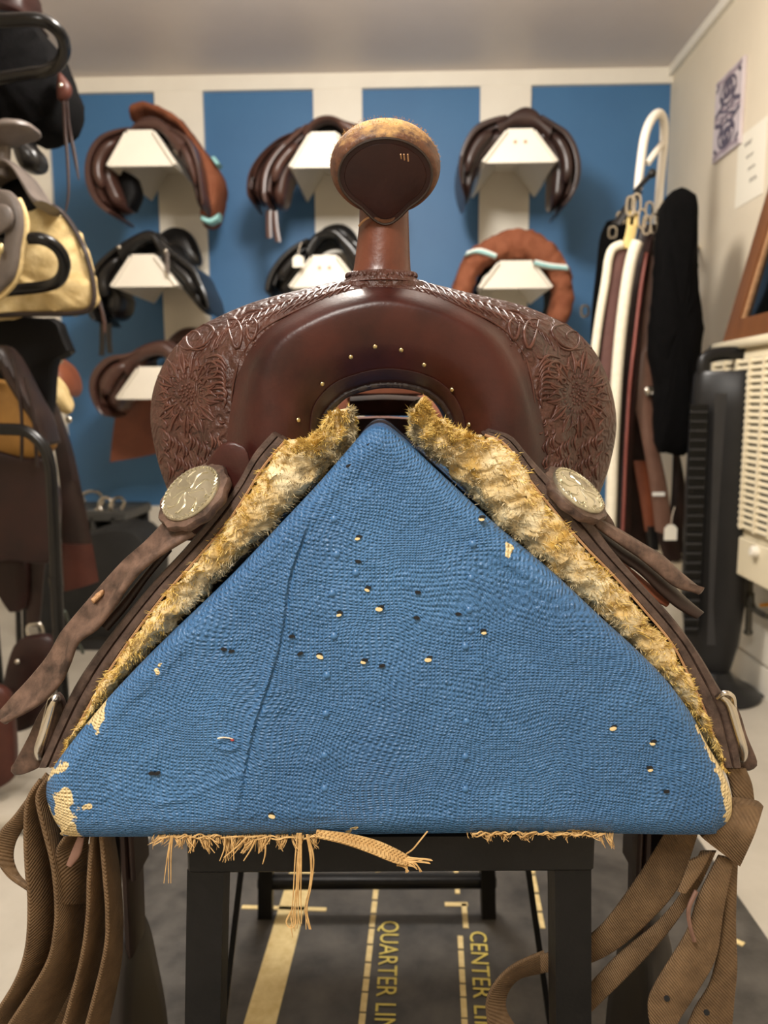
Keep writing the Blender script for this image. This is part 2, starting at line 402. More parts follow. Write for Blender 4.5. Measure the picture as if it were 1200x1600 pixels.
line('cross_mark', matpt(378, 1417), matpt(510, 1421), qw * 1.0)
line('cross_mark', matpt(1120, 1456), matpt(1162, 1476), qw * 1.2)
def lettering(txt, p0, p1, capx, m='mat_letter'):
    """text that runs from pixel p0 towards p1 on the mat, letters' tops to the right"""
    a, b = matpt(*p0), matpt(*p1); t = (b - a).normalized(); u = Vector((-t.y, t.x, 0))
    cu = bpy.data.curves.new('lettering', 'FONT'); cu.body = txt; cu.size = 1; cu.extrude = 0.0; cu.resolution_u = 3
    tmp = bpy.data.objects.new('tmp', cu); COL.objects.link(tmp)
    dg = bpy.context.evaluated_depsgraph_get(); me = tmp.evaluated_get(dg).to_mesh()
    vs = [v.co.copy() for v in me.vertices]; fs = [tuple(p.vertices) for p in me.polygons]
    tmp.evaluated_get(dg).to_mesh_clear(); bpy.data.objects.remove(tmp)
    hgt = (matpt(*capx[1]) - matpt(*capx[0])).length / 0.7
    lng = (b - a).length; mx = max(v.x for v in vs)
    V = [a + t * (v.x / mx * lng) + u * (v.y * hgt) for v in vs]
    V = [Vector((p.x, p.y, mz + .0012)) for p in V]
    return obj('lettering', (V, fs), m, mroot, smooth=False)
lettering('QUARTER LINE', (596, 1439), (583, 1632), ((596, 1470), (625, 1471)))
lettering('CENTER LINE', (734, 1455), (744, 1640), ((735, 1480), (762, 1481)))

# ------------------------------------------------------------------ steel stand
D0 = 0.55                                         # front face of the blue block
st = empty('saddle_stand', (P(608, 1330, .9).x, P(608, 1330, .9).y, 0), 'black steel floor stand under the blue triangular saddle block', 'stand')
zt_s = P(600, 1304, .575).z; zb_s = P(600, 1364, .575).z
def xat(px, py, d): return P(px, py, d).dot(RT)
def W(x, d, z): return RT * x + HD * d + UPZ * z
xl, xr = xat(292, 1340, .575), xat(929, 1340, .575)
zmid = (zt_s + zb_s) / 2; hh = zt_s - zb_s
obj('front_rail', box(W((xl + xr) / 2, .59, zmid), (xr - xl, .03, hh), YR, .002), 'black_steel', st)
obj('back_rail', box(W((xl + xr) / 2, 1.215, zmid), (xr - xl, .03, hh), YR, .002), 'black_steel', st)
for s, xx in ((-1, xl + .015), (1, xr - .015)):
    obj('side_rail', box(W(xx, .9, zmid), (.028, .6, hh), YR, .002), 'black_steel', st)
lw = xat(355, 1450, .59) - xat(300, 1450, .59)
for sgn, p1, p2 in ((-1, (328, 1365), (322, 1600)), (1, (888, 1365), (890, 1600))):
    a = P(*p1, .592); b = P(*p2, .592); a.z = zb_s + .001; b2 = a + (b - a) * ((a.z - 0) / (a.z - b.z))
    rr = obj('leg', obox(a, b2, lw, lw * 1.0, HD), 'black_steel', st, smooth=False)
for sgn, px in ((-1, 415), (1, 763)):
    f = PZ(px, 1436, 0.0); x = f.dot(RT); d = f.dot(HD)
    obj('leg', obox(W(x * .9, d - .01, zb_s), W(x, d, 0), .024, .024, HD), 'black_steel', st, smooth=False)
d_b = PZ(415, 1436, 0).dot(HD)
zc = P(600, 1377, d_b).z
obj('cross_bar', box(W((xat(403, 1377, d_b) + xat(775, 1377, d_b)) / 2, d_b, zc), (xat(775, 1377, d_b) - xat(403, 1377, d_b), .022, .02), YR, .003), 'black_steel', st)
for p1, p2 in (((378, 1350), (349, 1600)), ((824, 1350), (862, 1620))):
    a = P(*p1, .9); b = P(*p2, .9); b = a + (b - a) * (a.z / (a.z - b.z)); a = a + (a - b) * .12
    obj('brace_rod', obox(a, b, .007, .007, HD), 'black_steel', st, smooth=False)

# ------------------------------------------------------------------ blue padded block
bo = [(118, 1307), (95, 1296), (78, 1265), (72, 1235), (80, 1205), (108, 1165), (150, 1113), (185, 1073), (250, 1008), (340, 922), (430, 828), (490, 764), (540, 707), (566, 678), (587, 667), (607, 671),
      (640, 697), (700, 752), (790, 835), (880, 910), (960, 985), (1025, 1045), (1075, 1108), (1103, 1160), (1130, 1208), (1143, 1245), (1141, 1278), (1122, 1297), (1092, 1304), (850, 1301), (600, 1303), (350, 1306)]
NB = 620
o2 = spl([(x, y) for x, y in bo], NB, True)
cpx = Vector((600, 1080))
def inside_off(i, k):                               # outline point moved inwards by k px along its normal
    a = o2[(i - 3) % NB]; b = o2[(i + 3) % NB]; t = (b - a).normalized(); nrm = Vector((t.y, -t.x))
    if (cpx - o2[i]).dot(nrm) < 0: nrm = -nrm
    return o2[i] + nrm * k
seam = spl([(487, 798), (470, 850), (452, 905), (441, 985), (428, 1040), (410, 1095), (396, 1140), (383, 1200), (374, 1262)], 60)
crease = spl([(240, 1255), (290, 1248), (330, 1228), (372, 1210)], 30)
crease2 = spl([(130, 1290), (200, 1296), (300, 1300), (420, 1296), (700, 1292), (900, 1290), (1120, 1280)], 60)
flap = spl([(335, 1163), (350, 1150), (368, 1152), (372, 1165), (352, 1172), (338, 1164)], 24)
rseam = spl([(722, 800), (738, 900), (745, 985), (760, 1100), (812, 1160), (850, 1250)], 50)
def segd(p, line):
    best = 1e9; side = 0
    for a, b in zip(line, line[1:]):
        ab = b - a; t = max(0, min(1, (p - a).dot(ab) / ab.length_squared)); q = p - (a + ab * t); d = q.length
        if d < best: best = d; side = ab.x * q.y - ab.y * q.x
    return best, side
chips = [[(103, 1225), (112, 1240), (110, 1262), (118, 1290), (128, 1308), (95, 1306), (82, 1282), (86, 1262), (84, 1245)],
         [(1088, 1135), (1100, 1165), (1118, 1200), (1128, 1235), (1132, 1270), (1136, 1290), (1160, 1290), (1160, 1210), (1120, 1150), (1095, 1128)],
         [(168, 1095), (163, 1120), (150, 1148), (143, 1135), (130, 1130), (150, 1100)],
         [(72, 1196), (88, 1200), (98, 1188), (106, 1190), (100, 1205), (80, 1215), (66, 1225)],
         [(62, 1250), (76, 1255), (86, 1290), (112, 1316), (60, 1316)],
         [(870, 1300), (900, 1298), (925, 1294), (922, 1301), (925, 1312), (868, 1312)],
         [(786, 850), (799, 846), (806, 856), (797, 873), (790, 868)],
         [(242, 1045), (252, 1038), (252, 1047), (244, 1052)],
         [(120, 1261), (142, 1259), (141, 1265), (122, 1265)],
         [(541, 1296), (557, 1293), (558, 1298), (543, 1300)]]
def polyd(p, poly):                                 # signed distance, positive inside
    d = 1e9; ins = False; n = len(poly)
    for i in range(n):
        ax, ay = poly[i]; bx, by = poly[(i + 1) % n]
        dx, dy = bx - ax, by - ay; t = max(0, min(1, ((p.x - ax) * dx + (p.y - ay) * dy) / (dx * dx + dy * dy)))
        d = min(d, math.hypot(p.x - ax - dx * t, p.y - ay - dy * t))
        if (ay > p.y) != (by > p.y) and p.x < (bx - ax) * (p.y - ay) / (by - ay) + ax: ins = not ins
    return d if ins else -d
rings_px = []                                       # (list of 2-D px, depth)
rb = 30.0                                           # edge rounding in px
for j in range(7):
    th = math.pi / 2 * j / 6
    rings_px.append(([inside_off(i, rb * (1 - math.cos(th))) for i in range(NB)], D0 + 0.013 * (1 - math.sin(th))))
inner = rings_px[-1][0]
rings_px.append(([inside_off(i, rb + 4) for i in range(NB)], D0 + .0003))
ia = min(range(NB), key=lambda i: inner[i].y); ibl = max(range(NB), key=lambda i: inner[i].y - inner[i].x); ibr = max(range(NB), key=lambda i: inner[i].y + inner[i].x)
def walk(i, j, step):
    out = [inner[i]]
    while i != j: i = (i + step) % NB; out.append(inner[i])
    return out
pl = walk(ia, ibl, 1); plb = walk(ia, ibl, -1); pl = pl if len(pl) < len(plb) else plb
pr = walk(ia, ibr, -1); prb = walk(ia, ibr, 1); pr = pr if len(pr) < len(prb) else prb
NY, NX = 230, 320
LL = spl(pl[::4] + [pl[-1]], NY); RR = spl(pr[::4] + [pr[-1]], NY)
V = []; chip = []
lasti = len(rings_px) - 1
def relief(p):
    n = noise.fractal(Vector((p.x * .006, p.y * .006, 3)), 1, 2, 3); dz = n * .0016 + noise.noise(Vector((p.x * .03, p.y * .03, 9))) * .0005
    if 350 < p.x < 510 and 775 < p.y < 1285:
        sd, sd_side = segd(p, seam)
        if sd < 26:
            fade = min(1, (p.y - 775) / 60)
            dz += fade * (-.0016 * math.exp(-(sd / 9) ** 2) if sd_side > 0 else -.0004 * math.exp(-(sd / 9) ** 2) + .0012 * math.exp(-((sd - 2.5) / 2.5) ** 2))
    if p.y > 1200 and p.x < 420: dz += -.0010 * math.exp(-(segd(p, crease)[0] / 4) ** 2)
    if p.y > 1255 and p.x > 100: dz += .0011 * math.exp(-(segd(p, crease2)[0] / 3) ** 2)
    if 320 < p.x < 390 and 1135 < p.y < 1185: dz += -.0016 * math.exp(-(segd(p, flap)[0] / 3.5) ** 2)
    if p.x > 690 and p.y < 1260: dz += -.0008 * math.exp(-(segd(p, rseam)[0] / 7) ** 2)
    return dz
def chipval(p, k=None):
    c = -60.0
    for ch in (chips if k is None else chips[:k]):
        x0, y0 = ch[0]
        if abs(x0 - p.x) < 120 and abs(y0 - p.y) < 190: c = max(c, polyd(p, ch))
    return c
for j, (rg, d) in enumerate(rings_px):
    for p in rg: V.append(P(p.x, p.y, d)); chip.append(chipval(p))
Fc = []
for j in range(lasti):
    for i in range(NB):
        a = j * NB + i; b = j * NB + (i + 1) % NB
        Fc.append((a, a + NB, b + NB, b))
# close the last thin ring and run the sides back
front0 = list(range(NB))
k0 = len(V)
depths = [.575, .62, .72, .85, 1.0, 1.12, 1.20, 1.235]
sh = [1, 1, 1, 1, 1, 1, 1, .95]
base3 = [P(p.x, p.y, D0) for p in o2]; cen3 = P(600, 1080, D0)
for d, s in zip(depths, sh):
    for q, p in zip(base3, o2):
        V.append(cen3 + (q - cen3) * s + HD * (d - D0)); c = -60.0
        for ch in chips[:5]:
            if abs(ch[0][0] - p.x) < 120 and abs(ch[0][1] - p.y) < 190: c = max(c, polyd(p, ch) - (d - .55) * 500)
        chip.append(c)
prev = 0
for r in range(len(depths)):
    cur = k0 + r * NB
    for i in range(NB):
        i2 = (i + 1) % NB; Fc.append((prev + i, prev + i2, cur + i2, cur + i))
    prev = cur
Fc.append(tuple(range(prev, prev + NB)))
kg = len(V)
for r in range(NY):
    for c in range(NX):
        t = c / (NX - 1); p = LL[r].lerp(RR[r], t); wd = (RR[r] - LL[r]).length
        edge = min(t * wd, (1 - t) * wd, (NY - 1 - r) * 2.7 + 3, r * 2.7); fade = min(1, edge / 14)
        V.append(P(p.x, p.y, D0) + HD * (relief(p) * fade)); chip.append(chipval(p))
for r in range(NY - 1):
    for c in range(NX - 1):
        a = kg + r * NX + c; Fc.append((a, a + NX, a + NX + 1, a + 1))
bm = mat('blue_paint', (50, 92, 136), (64, 110, 156), 0.40, 5, rvar=0.1)
bands_bump(bm, (0, R(84), 0), 0.0026, 1.0, 0.0010, vec2=(0, R(-6), 0), distort=0.07, nscale=8, namp=2.8, period2=.0033)
nt = bm.node_tree; N = nt.nodes; L = nt.links; b_ = N['Principled BSDF']
at_ = N.new('ShaderNodeAttribute'); at_.attribute_name = 'chip'
tcn = N.new('ShaderNodeTexCoord'); nz = N.new('ShaderNodeTexNoise'); nz.inputs['Scale'].default_value = 130; nz.inputs['Detail'].default_value = 6; L.new(tcn.outputs['Object'], nz.inputs['Vector'])
ma = N.new('ShaderNodeMath'); ma.operation = 'MULTIPLY_ADD'; L.new(nz.outputs['Fac'], ma.inputs[0]); ma.inputs[1].default_value = 26; L.new(at_.outputs['Fac'], ma.inputs[2])
gt = N.new('ShaderNodeMapRange'); gt.inputs['From Min'].default_value = 12.6; gt.inputs['From Max'].default_value = 13.8; L.new(ma.outputs[0], gt.inputs['Value'])
old = b_.inputs['Base Color'].links[0].from_socket
# grime freckles in the paint
nz2 = N.new('ShaderNodeTexNoise'); nz2.inputs['Scale'].default_value = 22; nz2.inputs['Detail'].default_value = 10; nz2.inputs['Roughness'].default_value = .75; L.new(tcn.outputs['Object'], nz2.inputs['Vector'])
rp = N.new('ShaderNodeValToRGB'); rp.color_ramp.elements[0].position = .62; rp.color_ramp.elements[0].color = (0, 0, 0, 1); rp.color_ramp.elements[1].position = .78; rp.color_ramp.elements[1].color = (.55, .55, .55, 1); L.new(nz2.outputs['Fac'], rp.inputs['Fac'])
mg = N.new('ShaderNodeMixRGB'); L.new(rp.outputs[0], mg.inputs['Fac']); L.new(old, mg.inputs[1]); mg.inputs[2].default_value = srgb((52, 74, 98))
mc = N.new('ShaderNodeMixRGB'); L.new(gt.outputs[0], mc.inputs['Fac']); L.new(mg.outputs[0], mc.inputs[1]); mc.inputs[2].default_value = srgb((210, 188, 140)); L.new(mc.outputs[0], b_.inputs['Base Color'])
blk = empty('saddle_block', P(600, 1304, .9), 'blue painted burlap-covered triangular saddle block with chipped corners', 'saddle rack')
body = obj('padded_body', (V, Fc), bm, blk, sharp=60)
atr = body.data.attributes.new('chip', 'FLOAT', 'POINT'); atr.data.foreach_set('value', chip)
holes = [(561, 838, 1), (560, 877, 0), (575, 918, 1), (595, 948, 2), (651, 965, 0), (531, 957, 1), (653, 925, 0), (716, 959, 0), (755, 985, 1), (499, 1022, 2), (469, 1021, 0), (456, 994, 0), (570, 1031, 1), (671, 1027, 2), (597, 1040, 0),
         (577, 706, 0), (578, 695, 0), (563, 721, 1), (545, 728, 0), (754, 808, 1), (959, 1134, 2), (1021, 1158, 1), (1015, 1199, 1), (424, 1271, 2), (1041, 1236, 0), (246, 1208, 0), (237, 1208, 0), (362, 1017, 0), (350, 1014, 0)]
def discat(px, py, rx, rz, name, m, off, rot=0.3, dome=0.0):
    c = P(px, py, D0) - HD * off; ca, sa = math.cos(rot), math.sin(rot); rim = []; seg = 10
    X = RT * ca + UPZ * sa; Z = UPZ * ca - RT * sa
    rings = [[c + HD * .0035 + X * (rx * math.cos(t)) + Z * (rz * math.sin(t)) for t in [2 * math.pi * q / seg for q in range(seg)]],
             [c + X * (rx * math.cos(t)) + Z * (rz * math.sin(t)) for t in [2 * math.pi * q / seg for q in range(seg)]],
             [c - HD * dome + (X * (rx * math.cos(t)) + Z * (rz * math.sin(t))) * .5 for t in [2 * math.pi * q / seg for q in range(seg)]]]
    return obj(name, loft(rings), m, blk)
for x, y, kd in holes:
    if y < 730: offs = -.001
    else: offs = .0012
    h = discat(x, y, .0024, .0012, 'staple_hole', 'hole_dark', offs, random.uniform(-.2, .5))
    if kd: discat(x - 2 + random.uniform(-1, 3), y + 3.5, .0013 + .0007 * kd, .0005 + .0005 * kd, 'torn_lip', 'canvas_bare', offs + .0004, random.uniform(-.4, .4))
tacks = [(522, 811), (526, 866), (519, 927), (522, 994), (739, 850), (736, 903), (733, 953), (735, 985), (511, 1055), (509, 1115), (507, 1180), (507, 1232), (727, 1010), (729, 1127), (727, 1182), (727, 1233), (556, 895)]
mat('tack_paint', (50, 92, 136), (64, 110, 156), 0.40, 5)
for x, y in tacks: discat(x, y, .0026, .0026, 'tack_head', 'tack_paint', .0006, 0, .0012)

obj('paint_scrape', tube([P(340, 1154, .5485), P(350, 1152, .5482), P(364, 1154, .5485)], .0006, 5, 8), 'thread_white', blk)
obj('red_fleck', blob(P(363, 1156, .5488), .0016, .0006, .0012, 8, 5), mat('red_paint', (170, 60, 56), None, .6), blk)
# frayed burlap under the block
def strand(pts, r0, seg=4, n=9): return tube(pts, (lambda t: r0 * (1 - .5 * t)), seg, n)
fr = []
def tuft(px, py, spread, ln, cnt, d, lean=0.0):
    tx = px + math.sin(lean) * ln; ty = py + math.cos(lean) * ln
    for _ in range(cnt):
        x0 = px + random.uniform(-spread, spread); k = random.uniform(.55, 1.1); q = random.uniform(1.5, 4.5)
        p2 = (x0 + (tx - x0) * k + random.gauss(0, q), py + (ty - py) * k + random.gauss(0, q * .6)); p1 = ((x0 * 1.2 + p2[0] * .8) / 2 + random.gauss(0, 2), py + (p2[1] - py) * .45)
        fr.append(strand([P(x0, py - 5, d + .008), P(*p1, d - .002 + random.uniform(-.003, .003)), P(*p2, d - .003 + random.uniform(-.004, .004))], random.uniform(.0002, .00062)))
for x0, x1, yy in ((248, 345, 1307), (345, 505, 1308), (738, 838, 1303), (840, 945, 1303)):
    for q in range(2): fr.append(tube([P(x0 + (x1 - x0) * k / 14, yy + 2 * math.sin(k * 1.7 + q * 1.6) + random.uniform(-2, 3), .553 + .002 * math.cos(k * 1.7 + q * 1.6)) for k in range(15)], .0006, 5, 60))
for px, l, cnt, lean in ((250, 16, 10, -.7), (262, 14, 10, -.5), (280, 16, 16, .1), (300, 20, 14, 0), (318, 22, 16, .3), (332, 18, 10, .6), (355, 34, 7, 0), (375, 30, 8, -.4), (395, 26, 16, -.5), (415, 22, 20, -.3), (440, 18, 16, 0), (465, 20, 14, .1), (490, 16, 10, .2)):
    tuft(px, 1305, 11, l * 1.25, int(cnt * 1.7), .555, lean)
for px in range(735, 945, 9):
    if random.random() < .8: tuft(px, 1301, 6, random.choice((5, 7, 9, 13)), random.choice((5, 9, 14)), .557, random.uniform(-.5, .9))
for px, l in ((935, 20), (950, 24), (760, 14)): tuft(px, 1302, 8, l, 12, .556, .3)
def long(pts, r, d=.55, jit=1.0):
    fr.append(strand([P(x + random.uniform(-jit, jit), y, d) for x, y in pts], r, 5, 16))
for k in range(7): long([(466 + k, 1302), (463 + k * 1.2, 1350), (458 + k * 1.8, 1400), (452 + k * 3, 1440), (455 + k * 2.5, 1455 - abs(k - 3) * 4)], .0007, jit=2.5)
for k in range(4): long([(478 + k, 1304), (486 + k, 1340), (484 + k, 1385), (477 + k, 1420), (480 + k * 2, 1452)], .0007, jit=2)
long([(455, 1425), (447, 1440), (454, 1450), (463, 1442), (459, 1420)], .0008); long([(455, 1445), (458, 1465)], .0006)
for k in range(3): long([(268 + k, 1306), (262 + k * 2, 1335), (257 + k * 5, 1380)], .0006, jit=1.5)
for a, b_2 in (((352, 1308), (344, 1345)), ((362, 1308), (365, 1344)), ((385, 1308), (350, 1340)), ((415, 1320), (410, 1350)), ((400, 1312), (380, 1345))): long([a, ((a[0] + b_2[0]) / 2 + 2, (a[1] + b_2[1]) / 2), b_2], .0008)
tag(obj('frayed_burlap', merge(fr), 'jute', blk), kind='stuff')
# woven burlap strip hanging out
A = [P(495, 1297, .553), P(540, 1302, .552), P(585, 1312, .550), P(620, 1327, .548), P(645, 1342, .546)]
B = [P(492, 1308, .547), P(535, 1318, .545), P(575, 1332, .543), P(612, 1347, .541), P(634, 1353, .541)]
bands_bump(mat('burlap_strip', (172, 134, 82), (200, 164, 108), 0.9, 90), (0, R(30), 0), .0022, 1, .001, vec2=(0, R(-60), 0))
obj('burlap_strip', ribbon(A, B, .003, 30, 1.5), 'burlap_strip', blk)
fr = []
for k in range(16):
    t = k / 15; x0 = 628 + 16 * t; y0 = 1352 - 12 * t
    tx, ty = random.choice([(675, 1343), (672, 1350), (658, 1362), (650, 1358), (664, 1345), (636, 1362)])
    fr.append(strand([P(x0 - 8, y0, .545), P((x0 + tx) / 2, (y0 + ty) / 2 - 1, .543), P(tx + random.uniform(-3, 3), ty + random.uniform(-3, 3), .543)], .0009, 4, 8))
fr.append(tube([P(635, 1334, .545), P(645, 1327, .542), P(655, 1315, .543), P(668, 1299, .548)], .0006, 5, 12))
tag(obj('strip_fringe', merge(fr), 'jute', blk), kind='stuff')

# ------------------------------------------------------------------ western saddle
ws = empty('western_saddle', P(598, 690, .85), 'tooled brown leather western saddle with horn, sitting on the blue block', 'saddle')
cols = [  # inner lip, panel, tooling boundary, mid tooling, silhouette
 [(500, 690), (430, 712), (350, 752), (308, 780), (272, 790)],
 [(503, 662), (425, 655), (354, 695), (300, 705), (247, 722)],
 [(510, 645), (420, 602), (362, 630), (295, 638), (235, 652)],
 [(525, 628), (437, 557), (376, 575), (307, 573), (246, 590)],
 [(545, 614), (467, 528), (407, 525), (345, 520), (286, 530)],
 [(570, 606), (508, 507), (456, 490), (412, 486), (368, 484)],
 [(590, 602), (553, 492), (512, 464), (482, 458), (455, 459)],
 [(608, 601), (600, 484), (596, 448), (596, 440), (596, 434)],
 [(628, 602), (648, 490), (688, 464), (716, 460), (742, 463)],
 [(650, 606), (696, 505), (743, 490), (788, 485), (832, 484)],
 [(670, 614), (736, 527), (792, 525), (850, 516), (906, 524)],
 [(688, 628), (766, 560), (823, 575), (888, 570), (946, 582)],
 [(700, 645), (786, 605), (842, 635), (905, 640), (963, 655)],
 [(707, 662), (793, 657), (853, 695), (903, 708), (953, 724)],
 [(712, 690), (788, 712), (858, 752), (893, 780), (928, 792)]]
DI, DA, DB, DC_, DS = .645, .612, .634, .668, .715
cen = W(xat(598, 640, .7), .7, P(598, 640, .7).z)
curves = []
for c in cols:
    I, A, B, C_, S_ = [P(x, y, d) for (x, y), d in zip(c, (DI, DA, DB, DC_, DS))]
    i0 = I + HD * .09; i1 = I + HD * .02 + (cen - I).normalized() * 0.0
    out = S_ - cen; out = (out - HD * out.dot(HD))
    b1 = S_ - out * .04 + HD * .05; b2 = S_ - out * .16 + HD * .11; b3 = S_ - out * .40 + HD * .15
    mid = (I + A) / 2 - HD * .010
    curves.append([i0, i1, I, mid, A, (A + B) / 2 - HD * .006, B, (B + C_) / 2 - HD * .007, C_, (C_ + S_) / 2 - HD * .004 + out.normalized() * .002, S_, b1, b2, b3])
NV = 14; NU = 200
rows = [spl([c[r] for c in curves], NU) for r in range(NV)]
fine = []; MV = 78
# resample across, keeping control rows at known positions
sub = 6
def crs(pts, s):
    out = []
    K = len(pts)
    for q in range(K - 1):
        p0, p1, p2, p3 = pts[max(0, q - 1)], pts[q], pts[q + 1], pts[min(K - 1, q + 2)]
        for j in range(s):
            t = j / s; out.append(0.5 * (2 * p1 + (p2 - p0) * t + (2 * p0 - 5 * p1 + 4 * p2 - p3) * t * t + (3 * p1 - p0 - 3 * p2 + p3) * t ** 3))
    out.append(pts[-1]); return out
colsf = [crs([rows[r][u] for r in range(NV)], sub) for u in range(NU)]
full = [[colsf[u][v] for u in range(NU)] for v in range(len(colsf[0]))]
kb = 6 * sub
panel = full[:kb + 1]; tool = [[p for p in r] for r in full[kb:]]
V1 = grid(panel); obj('fork_panel', (V1[0], [tuple(reversed(f)) for f in V1[1]]), 'fork_leather', ws, sharp=80)
tool[0] = [p + HD * .0012 for p in tool[0]]
V2 = grid([[p - HD * .0012 for p in tool[1]]] + tool[1:] if 0 else tool); obj('swell', (V2[0], [tuple(reversed(f)) for f in V2[1]]), 'tooled_leather', ws, sharp=80)
SW = BVHTree.FromPolygons(*grid(full))
# welt around the gullet and nails
lip = [p - HD * .002 for p in full[2 * sub]]
obj('gullet_welt', tube(lip[8:-8], .0030, 8), 'dark_welt', ws)
lp2 = spl([(r - HD * .004) for r in full[2 * sub + 3]], 120)
obj('gullet_binding', ribbon([p - HD * .001 for p in full[2 * sub][6:-6]], [p - HD * .0008 for p in full[2 * sub + 3][6:-6]], .0012, 120), mat('gullet_dark', (36, 16, 14), (54, 26, 22), .4, 30, .15, 200), ws)
def hit(px, py):
    v = ray(px, py).normalized(); h = SW.ray_cast(CAM, v)
    return (h[0], h[1] if h[1].dot(v) < 0 else -h[1]) if h[0] else (None, None)
for x, y in ((586, 541), (548, 557), (503, 599), (465, 656), (627, 546), (663, 569), (707, 608), (734, 663)):
    p, n = hit(x, y)
    if p: obj('nail', blob(p + n * .0012, .0019, .0019, .0011, 10, 6, (n.orthogonal().normalized(), n.cross(n.orthogonal()).normalized(), n)), 'brass', ws)

# floral carving: raised strokes lying on the swell
STR = []
def stroke(px, r=.0009, n=None, lift=.1):
    r *= 1.35
    pts = spl(px, n or max(5, int(len(px) * 3))); out = []
    for q in pts:
        p, nn = hit(q[0], q[1])
        if p is None: continue
        out.append(p + nn * (r * lift))
    if len(out) < 3: return
    STR.append(tube(out, lambda t: r * (.25 + .75 * math.sin(math.pi * min(1, max(0, t * .94 + .03)))), 6))
def dot(px, py, r):
    p, n = hit(px, py)
    if p: STR.append(blob(p + n * r * .15, r, r, r * .7, 8, 5, (n.orthogonal().normalized(), n.cross(n.orthogonal()).normalized(), n)))
def side(mx):
    X = (lambda x: 1197 - x) if mx else (lambda x: x)
    S = lambda pts, r=.0009, n=None: stroke([(X(x), y) for x, y in pts], r, n)
    cx, cy = 293, 616
    for k in range(26):                                # seed head
        a = k * 2.39996; q = 2.9 * math.sqrt(k); dot(X(cx + q * .95 * math.cos(a)), cy + q * 1.25 * math.sin(a), .0013)
    for k in range(30):                                # stamens
        a = 2 * math.pi * k / 30; S([(cx + 19 * math.cos(a), cy + 24 * math.sin(a)), (cx + 25 * math.cos(a), cy + 32 * math.sin(a))], .0006, 4)
    for k in range(13):                                # petals of nested arcs
        a = 2 * math.pi * (k + .3) / 13
        for j in range(4):
            sp = (.06 + .055 * j); r0 = 30 + j * 3; r1 = 62 - j * 6
            for sg in (-1, 1):
                if (k + j + sg) % 4 == 3: continue
                S([(cx + r0 * .82 * math.cos(a + sg * sp * .5), cy + r0 * 1.1 * math.sin(a + sg * sp * .5)), (cx + (r0 + r1) / 2 * .82 * math.cos(a + sg * sp * 1.5), cy + (r0 + r1) / 2 * 1.1 * math.sin(a + sg * sp * 1.5)),
                   (cx + r1 * .82 * math.cos(a + sg * sp * .7), cy + r1 * 1.1 * math.sin(a + sg * sp * .7))], .0009 + .0002 * (j == 0), 8)
    def spiral(x, y, r, t, sg=1, a0=0, rr=.0010):
        S([(x + r * (1 - k / 16) * math.cos(a0 + sg * t * k / 16) , y + r * (1 - k / 16) * math.sin(a0 + sg * t * k / 16)) for k in range(15)], rr, 26)
    spiral(306, 528, 23, 8, 1, .2); spiral(328, 575, 16, 9, -1, 2.0); spiral(345, 618, 13, 8, 1, 4); spiral(318, 597, 8, 7, -1, 0)
    S([(280, 540), (300, 512), (325, 508), (335, 520), (318, 540), (292, 546), (281, 540)], .0011, 22)
    for k in range(9):                                 # acanthus fan
        S([(322 + k * 1.5, 560 + k * 8), (342 + k * 1.3, 556 + k * 8.5), (356 - k * .8, 574 + k * 8)], .0011, 8)
    for k in range(7):
        S([(330 + k * 7, 548 - k * 8), (338 + k * 8, 530 - k * 7), (352 + k * 10, 520 - k * 6)], .0010, 8)
    for k in range(15):                                # leaves climbing to the horn
        x = 372 + k * 12; y = 509 - k * 4.2
        S([(x - 8, y + 4), (x + 3, y - 11), (x + 20, y - 16)], .0011, 8); S([(x - 2, y + 6), (x + 9, y - 4), (x + 22, y - 9)], .0008, 8)
    S([(375, 560), (392, 533), (420, 508), (470, 482), (520, 459)], .0007, 30); S([(361, 630), (366, 595), (375, 560)], .0007, 20)
    for k in range(6): dot(X(388 + 2.2 * k), 520 + 4 * k, .0009); dot(X(362), 505 + 4 * k, .0009)
    S([(355, 500), (362, 530), (372, 545), (378, 520), (370, 500), (357, 500)], .0012, 20)
    S([(385, 502), (388, 525), (396, 530), (402, 510), (395, 497), (386, 502)], .0012, 20)
    for k in range(16):                                # lower sprays
        x = 262 + (k % 8) * 11; y = 690 + (k // 8) * 32 + (k % 3) * 7
        S([(x, y - 14), (x + 5, y), (x + 2, y + 14)], .0010, 7); S([(x + 5, y - 8), (x + 10, y + 2), (x + 7, y + 10)], .0007, 6)
    for k in range(8): S([(248 + k, 585 + k * 17), (255 + k, 592 + k * 17), (256 + k * 1.4, 604 + k * 16)], .0009, 6)
    rnd = random.Random(3 + mx)
    for k in range(60):                                # short filler cuts
        x = rnd.uniform(250, 352); y = rnd.uniform(545, 740); a = math.atan2(y - cy, x - cx) + rnd.uniform(-.5, .5); l = rnd.uniform(5, 12)
        if math.hypot(x - cx, (y - cy) * .8) < 58: continue
        S([(x, y), (x + l * .6 * math.cos(a + .4), y + l * .6 * math.sin(a + .4)), (x + l * math.cos(a), y + l * math.sin(a))], .0008, 6)
side(False); SL = STR; STR = []; side(True)
mat('tooling', (60, 34, 28), (90, 56, 45), 0.36, 40, 0.2, 300)
for q in (SL, STR): tag(obj('floral_tooling', merge(q), 'tooling', ws, sharp=80), 'raised floral carving of petals, seeds and scrolls', kind='stuff')

